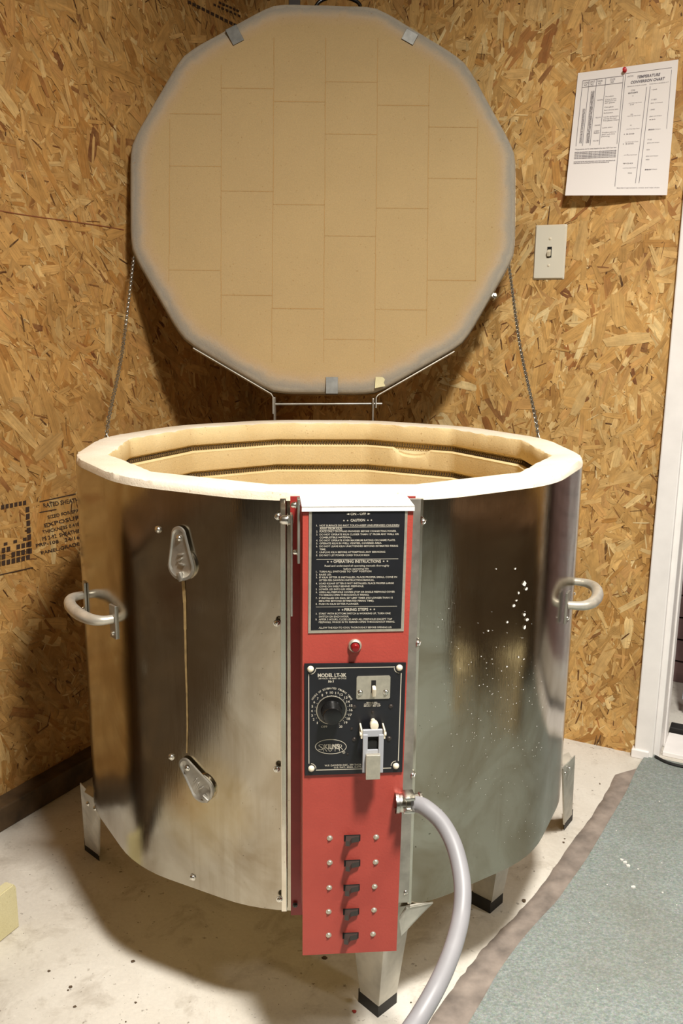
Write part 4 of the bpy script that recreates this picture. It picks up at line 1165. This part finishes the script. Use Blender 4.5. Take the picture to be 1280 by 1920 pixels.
# ------------------------------------------------------------ stand
ST = empty('kiln_stand', (0.02, 0.06, 0), 'low galvanised sheet metal stand with tapered legs under the kiln', 'kiln stand')
slab(bm, [p + Vector((0, 0, -.002)) for p in P5], nFF*.001)
obj('gusset', bm, LEGM, ST)
def leg(corner, ea, eb, top_c, wt, wt2=None, a_top=None):
    """folded tapered sheet leg: floor corner, directions to both wing ends, top corner"""
    da = (ea - corner); db = (eb - corner); wb = .5*(da.length + db.length); da.normalize(); db.normalize()
    bm = bmesh.new(); th = .0018; ins = -(da + db).normalized()
    c0 = Vector((corner.x, corner.y, .0)); zc = .022
    tp = Vector((top_c.x, top_c.y, ZB - .002)); cb = c0.lerp(tp, zc/ZB) 
    a0, b0 = cb + da*wb, cb + db*wb; a1, b1 = (Vector((a_top.x, a_top.y, tp.z)) if a_top else tp + da*(wt2 or wt)), tp + db*wt
    nA = da.cross(Vector((0, 0, 1))).normalized()*th; nB = db.cross(Vector((0, 0, 1))).normalized()*th
    if nA.dot(db) < 0: nA = -nA
    if nB.dot(da) < 0: nB = -nB
    slab(bm, [cb, a0, a1, tp], nA); slab(bm, [cb, b0, b1, tp], nB)
    slab(bm, [tp, tp + da*wt, tp + (da+db)*wt*.7, tp + db*wt], Vector((0, 0, th)))
    bmesh.ops.recalc_face_normals(bm, faces=bm.faces[:])
    o = obj('leg', bm, LEGM, ST)
    for dd, nn in ((da, nA), (db, nB)):
        for f_ in (.3, .75):
            q = tp + dd*wt*f_ - Vector((0, 0, .016)) - nn*.5; b2 = screw_bm(q, -nn, .0038, False); obj('bolt', b2, ZINC, o, smooth=45)
    bm = bmesh.new(); e = .0015; w2 = wb + .002
    o3 = c0 - (da+db).normalized()*e
    prism(bm, Matrix.Identity(4), [(p.x, p.y) for p in (o3, o3 + da*w2, o3 + da*w2 + db*.005, o3 + (da+db)*.005, o3 + db*w2 + da*.005, o3 + db*w2)], .024)
    bmesh.ops.recalc_face_normals(bm, faces=bm.faces[:])
    obj('foot_cap', bm, RUBBER, o)
def inward(p, d): return Vector((p.x, p.y, 0)) - Vector((p.x, p.y, 0)).normalized()*d
cF = on_floor(708, 1907); leg(cF, on_floor(668, 1874), on_floor(737, 1884), inward(cF, -.035), .062, .088)
cL = on_floor(186, 1614); leg(cL, on_floor(157, 1592), on_floor(186, 1614) + Vector((-.014, .045, 0)), on_floor(187, 1506, ZB - .002), .050, None, on_floor(150, 1468, ZB - .002))
cR2 = on_floor(1057, 1557); leg(cR2, on_floor(1073, 1537), cR2 + Vector((.010, .045, 0)), on_floor(1054, 1441, ZB - .002), .050, None, on_floor(1078, 1416, ZB - .002))
cM = on_floor(918, 1712); leg(cM, on_floor(884, 1694), on_floor(941, 1692), inward(cM, -.02), .060)
cB = Vector((-.10, .40, 0)); leg(cB, cB + Vector((.03, -.03, 0)), cB + Vector((-.03, -.03, 0)), cB, .060)

# ------------------------------------------------------------ wall things on the right
def rw(x, y, off=0.0): return on_plane(x, y, WR + nR*off, nR)
SWC = rw(1031.5, 472.5)
LS = empty('light_switch', SWC, 'ivory wall plate with single toggle light switch on the right board wall', 'light switch')
bm = bmesh.new(); c = [rw(1003, 422, .003), rw(1062.5, 420.5, .003), rw(1058, 525, .003), rw(999.5, 523.5, .003)]
w_ = ((c[1]-c[0]).dot(dR) + (c[2]-c[3]).dot(dR))/2; h_ = ((c[0]-c[3]).z + (c[1]-c[2]).z)/2
m = mat4((c[0]+c[1]+c[2]+c[3])/4 - nR*.0005, frame(nR))
vb = [bm.verts.new(m @ Vector((x, y, 0))) for x, y in rrect(w_, h_, .003)]; vt = [bm.verts.new(m @ Vector((x, y, .005))) for x, y in rrect(w_-.007, h_-.007, .003)]
n = len(vb)
for i in range(n): bm.faces.new((vb[i], vb[(i+1) % n], vt[(i+1) % n], vt[i]))
bm.faces.new(vt); bm.faces.new(vb[::-1])
box(bm, m @ Matrix.Translation((0, 0, .0052)), .0105, .0245, .0006, 0, 1)
bmesh.ops.recalc_face_normals(bm, faces=bm.faces[:])
obj('wall_plate', bm, [flat('ivory_wall_plate', (220, 214, 196), .35), DARKCH], LS)
bm = bmesh.new(); box(bm, m @ Matrix.Translation((0, -.002, .008)) @ Matrix.Rotation(.45, 4, 'X'), .0075, .013, .012, .0012); obj('toggle', bm, IVORY, LS)
for dz in (.030, -.030):
    b2 = screw_bm(m @ Vector((0, dz, .0048)), nR, .0026); obj('screw', b2, IVORY, LS, smooth=45)
# little nail holes / heads
for x, y in ((1069, 432), (1082, 396)):
    pass
# temperature chart
pc = [Vector((1083.5, 137, 0)), Vector((1271.5, 111.5, 0)), Vector((1250, 366, 0)), Vector((1059, 366.5, 0))]
def paper(s, t, off=0.0):
    """s across, t down the sheet; bottom curls off the wall"""
    q = pc[0]*(1-s)*(1-t) + pc[1]*s*(1-t) + pc[2]*s*t + pc[3]*(1-s)*t
    lift = .0035 + .010*abs(s - .47)**1.2*(1-t) + .030*t**1.6*(1.15 - .75*s) + .003*sin(s*5)*t
    return rw(q.x, q.y, lift + off)
bm = bmesh.new(); NS, NTT = 24, 28
g = [[bm.verts.new(paper(i/NS, j/NTT)) for i in range(NS+1)] for j in range(NTT+1)]
g2 = [[bm.verts.new(paper(i/NS, j/NTT, -.0003)) for i in range(NS+1)] for j in range(NTT+1)]
for j in range(NTT):
    for i in range(NS):
        bm.faces.new((g[j][i], g[j+1][i], g[j+1][i+1], g[j][i+1])); bm.faces.new((g2[j][i+1], g2[j+1][i+1], g2[j+1][i], g2[j][i]))
for i in range(NS): bm.faces.new((g[0][i], g[0][i+1], g2[0][i+1], g2[0][i])); bm.faces.new((g[NTT][i+1], g[NTT][i], g2[NTT][i], g2[NTT][i+1]))
for j in range(NTT): bm.faces.new((g[j+1][0], g[j][0], g2[j][0], g2[j+1][0])); bm.faces.new((g[j][NS], g[j+1][NS], g2[j+1][NS], g2[j][NS]))
PC = empty('temperature_chart', paper(.5, 1), 'white printed temperature conversion chart sheet pinned to the wall above the light switch', 'chart')
obj('sheet', bm, PAPER, PC, smooth=60)
bm = bmesh.new()
pf = lambda x, y: paper(min(max(x/100, 0), 1), min(max(y/130, 0), 1), .0007)
def PL(x0, y0, x1, y1, w=.45, n=8):
    for k in range(n): stroke(bm, pf, x0+(x1-x0)*k/n, y0+(y1-y0)*k/n, x0+(x1-x0)*(k+1)/n, y0+(y1-y0)*(k+1)/n, w)
def PT(s, x0, y, x1, h, b=.0, sh=0.0): put_text(bm, pf, s, x0, y, x1, y, h, 0, b, sh)
# left table
for x in (5.5, 12, 19.5, 28.5, 46): PL(x, 9, x, 78)
PL(5.5, 9, 46, 9); PL(5.5, 16, 46, 16); 
for x, s in ((6.5, 'CONE'), (13, 'CENTI'), (20.5, 'FAHR'), (33, 'COLOR')):
    PT(s, x, 12.4, x + 5, 2); PT('NO.', x + .8, 15, x + 4.2, 2)
random.seed(5)
for j in range(42): y = 22 + j*1.3; PT('%04d' % random.randint(900, 2300), 15, y, 18.4, 1.0, .03); 
for j in range(28): y = 40 + j*1.3; PT('%03d' % random.randint(500, 999), 8.5, y, 11, 1.0, .02)
for j, (s, y) in enumerate((('WHITE', 32), ('YELLOW', 50), ('ORANGE', 58), ('CHERRY', 64), ('RED', 66), ('DULL RED', 74))): PT(s, 22, y, 27.5, 1.3)
for s, y, w in (('Porcelain', 29, 8), ('China bodies', 32, 11), ('Stoneware and', 33.8, 11), ('salt glazes', 35.6, 10), ('China glazes', 40, 9), ('Semi-vitreous ware', 43, 14), ('Earthenware', 46, 9),
                ('Low fire earthenware', 50, 15), ('and low fire lead', 52, 13), ('free glazes bisque', 53.8, 16), ('Lustre colors', 61, 10), ('Overglaze colors on', 66, 14), ('glass, and china', 68, 13), ('painting', 70, 8)): PT(s, 30, y, 30 + w, 1.25)
PT('*Temperatures are for cones heated at the rate of 270 F per hour', 5, 82, 46, 1.3, .01)
for k, y in enumerate((85, 86.6, 88.2, 89.8, 91.4)): PT('note the cone temperature depends on time as well as heat and load of ware in kiln', 5, y, 46, 1.2, .03)
for k, y in enumerate((95, 96.6)): PT('cones bend at the end points given when fired at the rate above in air', 5, y, 46 - 6*k, 1.2, .02)
# right table
PL(48, 7, 48, 121); PL(94, 9, 94, 66, .35); PL(48, 7, 94, 7, .3)
PT('TEMPERATURE', 60, 13.4, 83, 2.6, .03, .2); PT('CONVERSION CHART', 54, 18.0, 88, 2.6, .03, .2); PT('ORTON', 50, 11, 56, 1.3)
PT('Fahrenheit to Centigrade conversion', 51, 21, 70, 1.0); PT('temperature equivalents in C', 73, 21, 92, 1.0)
PL(70.5, 23, 68, 118); PL(74, 23, 71.5, 118)
PT('CONE', 55, 25.5, 59, 1.3); PT('EQUIVALENTS', 52.5, 28, 62, 1.2, .03)
for j in range(9): y = 30 + j*9.8; PT('%d' % (2300 - j*200), 52 + random.uniform(0, 10), y, 57 + 7*random.random(), 1.1); PT('%d' % (1260 - j*110), 76, y - 3, 79 + random.uniform(0, 3), 1.1)
for j in range(6):
    y = 38 + j*13; PT('cone firing range of ware', 54, y, 67, .9); PT('glaze and bisque', 76, y + 2, 88, .9)
PT('Standard pyrometric cones and heat chart', 50, 123, 92, 1.1)
bmesh.ops.recalc_face_normals(bm, faces=bm.faces[:])
obj('printing', bm, INK, PC, label='grey printed tables under the heading TEMPERATURE CONVERSION CHART')
# push pin
pp = rw(1171, 133, .004); bm = bmesh.new(); pdir = (nR + Vector((0.10, 0, .10))).normalized(); m = mat4(pp, frame(pdir))
lathe(bm, m, [(.0006, -.006), (.0006, .002), (.0045, .0021), (.0045, .0032), (.0026, .0040), (.0022, .0085), (.0040, .0100), (.0042, .0118), (.0030, .0125), (0, .0127)], 16)
obj('push_pin', bm, flat('red_pin_plastic', (190, 40, 40), .35), smooth=40, label='small red push pin stuck through the top of the paper chart', cat='push pin')

# ------------------------------------------------------------ floor things
# cream board standing at the left edge
a = on_floor(-40, 1800); b = on_floor(37, 1737); 
bm = bmesh.new(); dd = (b - a).normalized(); nn = Vector((dd.y, -dd.x, 0)); hb = (on_plane(30, 1655, b, nn)).z
L_ = .12; a2 = b - dd*L_
slab(bm, [a2, b, b + Vector((0, 0, hb*.90)) + dd*.0, b + Vector((0, 0, hb)) - dd*.006, a2 + Vector((0, 0, hb))], -nn*.02)
bmesh.ops.recalc_face_normals(bm, faces=bm.faces[:])
bmesh.ops.bevel(bm, geom=bm.edges[:], offset=.002, segments=2, affect='EDGES')
obj('kiln_shelf_board', bm, CREAM, label='cream coloured slab standing on edge on the concrete at the far left', cat='slab')
def chips(name, items, m, label, base):
    bm = bmesh.new()
    for x, y, r in items:
        P = on_floor(x, y, base); k = random.randint(5, 7); r_ = r*.00055
        pts = [(r_*random.uniform(.6, 1.2)*cos(2*pi*q/k), r_*random.uniform(.5, 1.1)*sin(2*pi*q/k)) for q in range(k)]
        prism(bm, Matrix.Translation(P), pts, min(.004, r_*.5))
    bmesh.ops.recalc_face_normals(bm, faces=bm.faces[:])
    obj(name, bm, m, label=label, cat='debris', kind='stuff')
random.seed(21)
cc = [(1165, 1613, 7), (1172, 1618, 9), (1178, 1624, 9), (1196, 1630, 4), (1187, 1664, 9), (1138, 1659, 3), (1155, 1558, 3), (1236, 1503, 4), (1242, 1674, 4), (1120, 1855, 3), (1268, 1697, 3), (1105, 1730, 2), (1240, 1618, 3)]
cc += [(random.uniform(960, 1270), random.uniform(1480, 1900), random.uniform(.6, 1.6)) for _ in range(40)]
cc = [(x, y, r) for x, y, r in cc if x > 1200 - (y-1440)*.62 + 25]
chips('plaster_crumbs', cc, PAINTW, 'white plaster crumbs scattered over the grey-green carpet', .0082)
dc = [(92, 1821, 5), (249, 1803, 6), (132, 1851, 6), (128, 1857, 4), (140, 1888, 5), (254, 1880, 4), (236, 1916, 3), (56, 1640, 2), (608, 1797, 8), (935, 1766, 8), (982, 1690, 9), (1056, 1580, 5), (1058, 1573, 4), (770, 1880, 3), (798, 1891, 3), (1124, 1470, 4)]
dc += [(random.uniform(0, 560), random.uniform(1740, 1915), random.uniform(.5, 1.4)) for _ in range(70)]
chips('floor_grit', dc, flat('dark_grit', (92, 76, 58), .9), 'dark grit and clay crumbs on the bare concrete around the kiln', .0003)
chips('red_scrap', [(664, 1897, 7)], flat('red_scrap', (170, 60, 50), .8), 'tiny red scrap on the concrete beside the front leg of the kiln stand', .0003)
del bpy.data.objects['red_scrap']['kind']

# ------------------------------------------------------------ made-up objects out of view, added for the jacket to reflect
WOODD = flat('dark_stained_wood', (92, 66, 42), 0.6, 0, 0.35, 9)
def chest(name, c, yaw, w, d, h, label, cat, z0=0.0):
    o = empty(name, (c[0], c[1], z0), label, cat); R = Matrix.Rotation(yaw, 3, 'Z')
    B = lambda x, y, z: Vector((c[0], c[1], z0)) + R @ Vector((x, y, z)); R4 = R
    bm = bmesh.new(); box(bm, mat4(B(0, 0, h/2 + .02), R4), w, d, h - .09, .004); obj('body', bm, WOODD, o)
    bm = bmesh.new(); box(bm, mat4(B(0, 0, h - .012), R4), w + .03, d + .03, .024, .004); obj('top', bm, WOODD, o)
    for sx in (-1, 1):
        for sy in (-1, 1):
            bm = bmesh.new(); box(bm, mat4(B(sx*(w/2-.04), sy*(d/2-.04), .0325), R4), .05, .05, .065, .003); obj('leg', bm, WOODD, o)
    n = 3
    for k in range(n):
        x = (k - 1)*w/3
        bm = bmesh.new(); box(bm, mat4(B(x, -d/2 - .006, h/2 + .02), R4), w/3 - .012, .014, h - .12, .003); dr = obj('door', bm, BOARD, o)
        bm = bmesh.new(); lathe(bm, mat4(B(x + w/8, -d/2 - .0125, h*.62), frame(R @ Vector((0, -1, 0)))), [(.006, 0), (.006, .01), (.012, .018), (.010, .024), (0, .026)], 14); obj('knob', bm, GALV, dr, smooth=50)
    return o
chest('reflection_cabinet', CORNER - dL*1.98 + nL*.185, aL, 1.30, .24, .66, 'unseen dark brown low cabinet against the left wall, added to darken the left jacket reflection', 'cabinet')  # invented, out of view, so the left jacket reflects something dark
chest('reflection_chest', (1.62, -0.62), -1.72, .95, .36, .50, 'unseen dark wooden chest on the carpet, added to darken the right jacket reflection', 'chest', 0.0083)  # invented, out of view, so the right jacket reflects something dark
def carton(c, yaw, w, d, h, label):  # invented box out of view, a pale patch for the jacket to reflect
    o = empty('reflection_box', (c[0], c[1], .0082), label, 'box'); R = Matrix.Rotation(yaw, 3, 'Z')
    bm = bmesh.new(); box(bm, mat4(Vector((c[0], c[1], .0085 + h/2)), R), w, d, h, .002); obj('carton', bm, CARD, o)
    bm = bmesh.new(); box(bm, mat4(Vector((c[0], c[1], .009 + h)), R), w*.99, .05, .0008); obj('tape', bm, CREAM, o)
CARD = flat('pale_cardboard', (214, 196, 158), 0.8, 0, 0.06, 12)
carton((1.24, -0.40), .5, .14, .10, .20, 'unseen taller pale box before the dark chest, added as a pale patch in the jacket reflection')
carton((1.26, -0.78), -.3, .18, .12, .13, 'unseen flatter pale box before the dark chest, added as a pale patch in the jacket reflection')
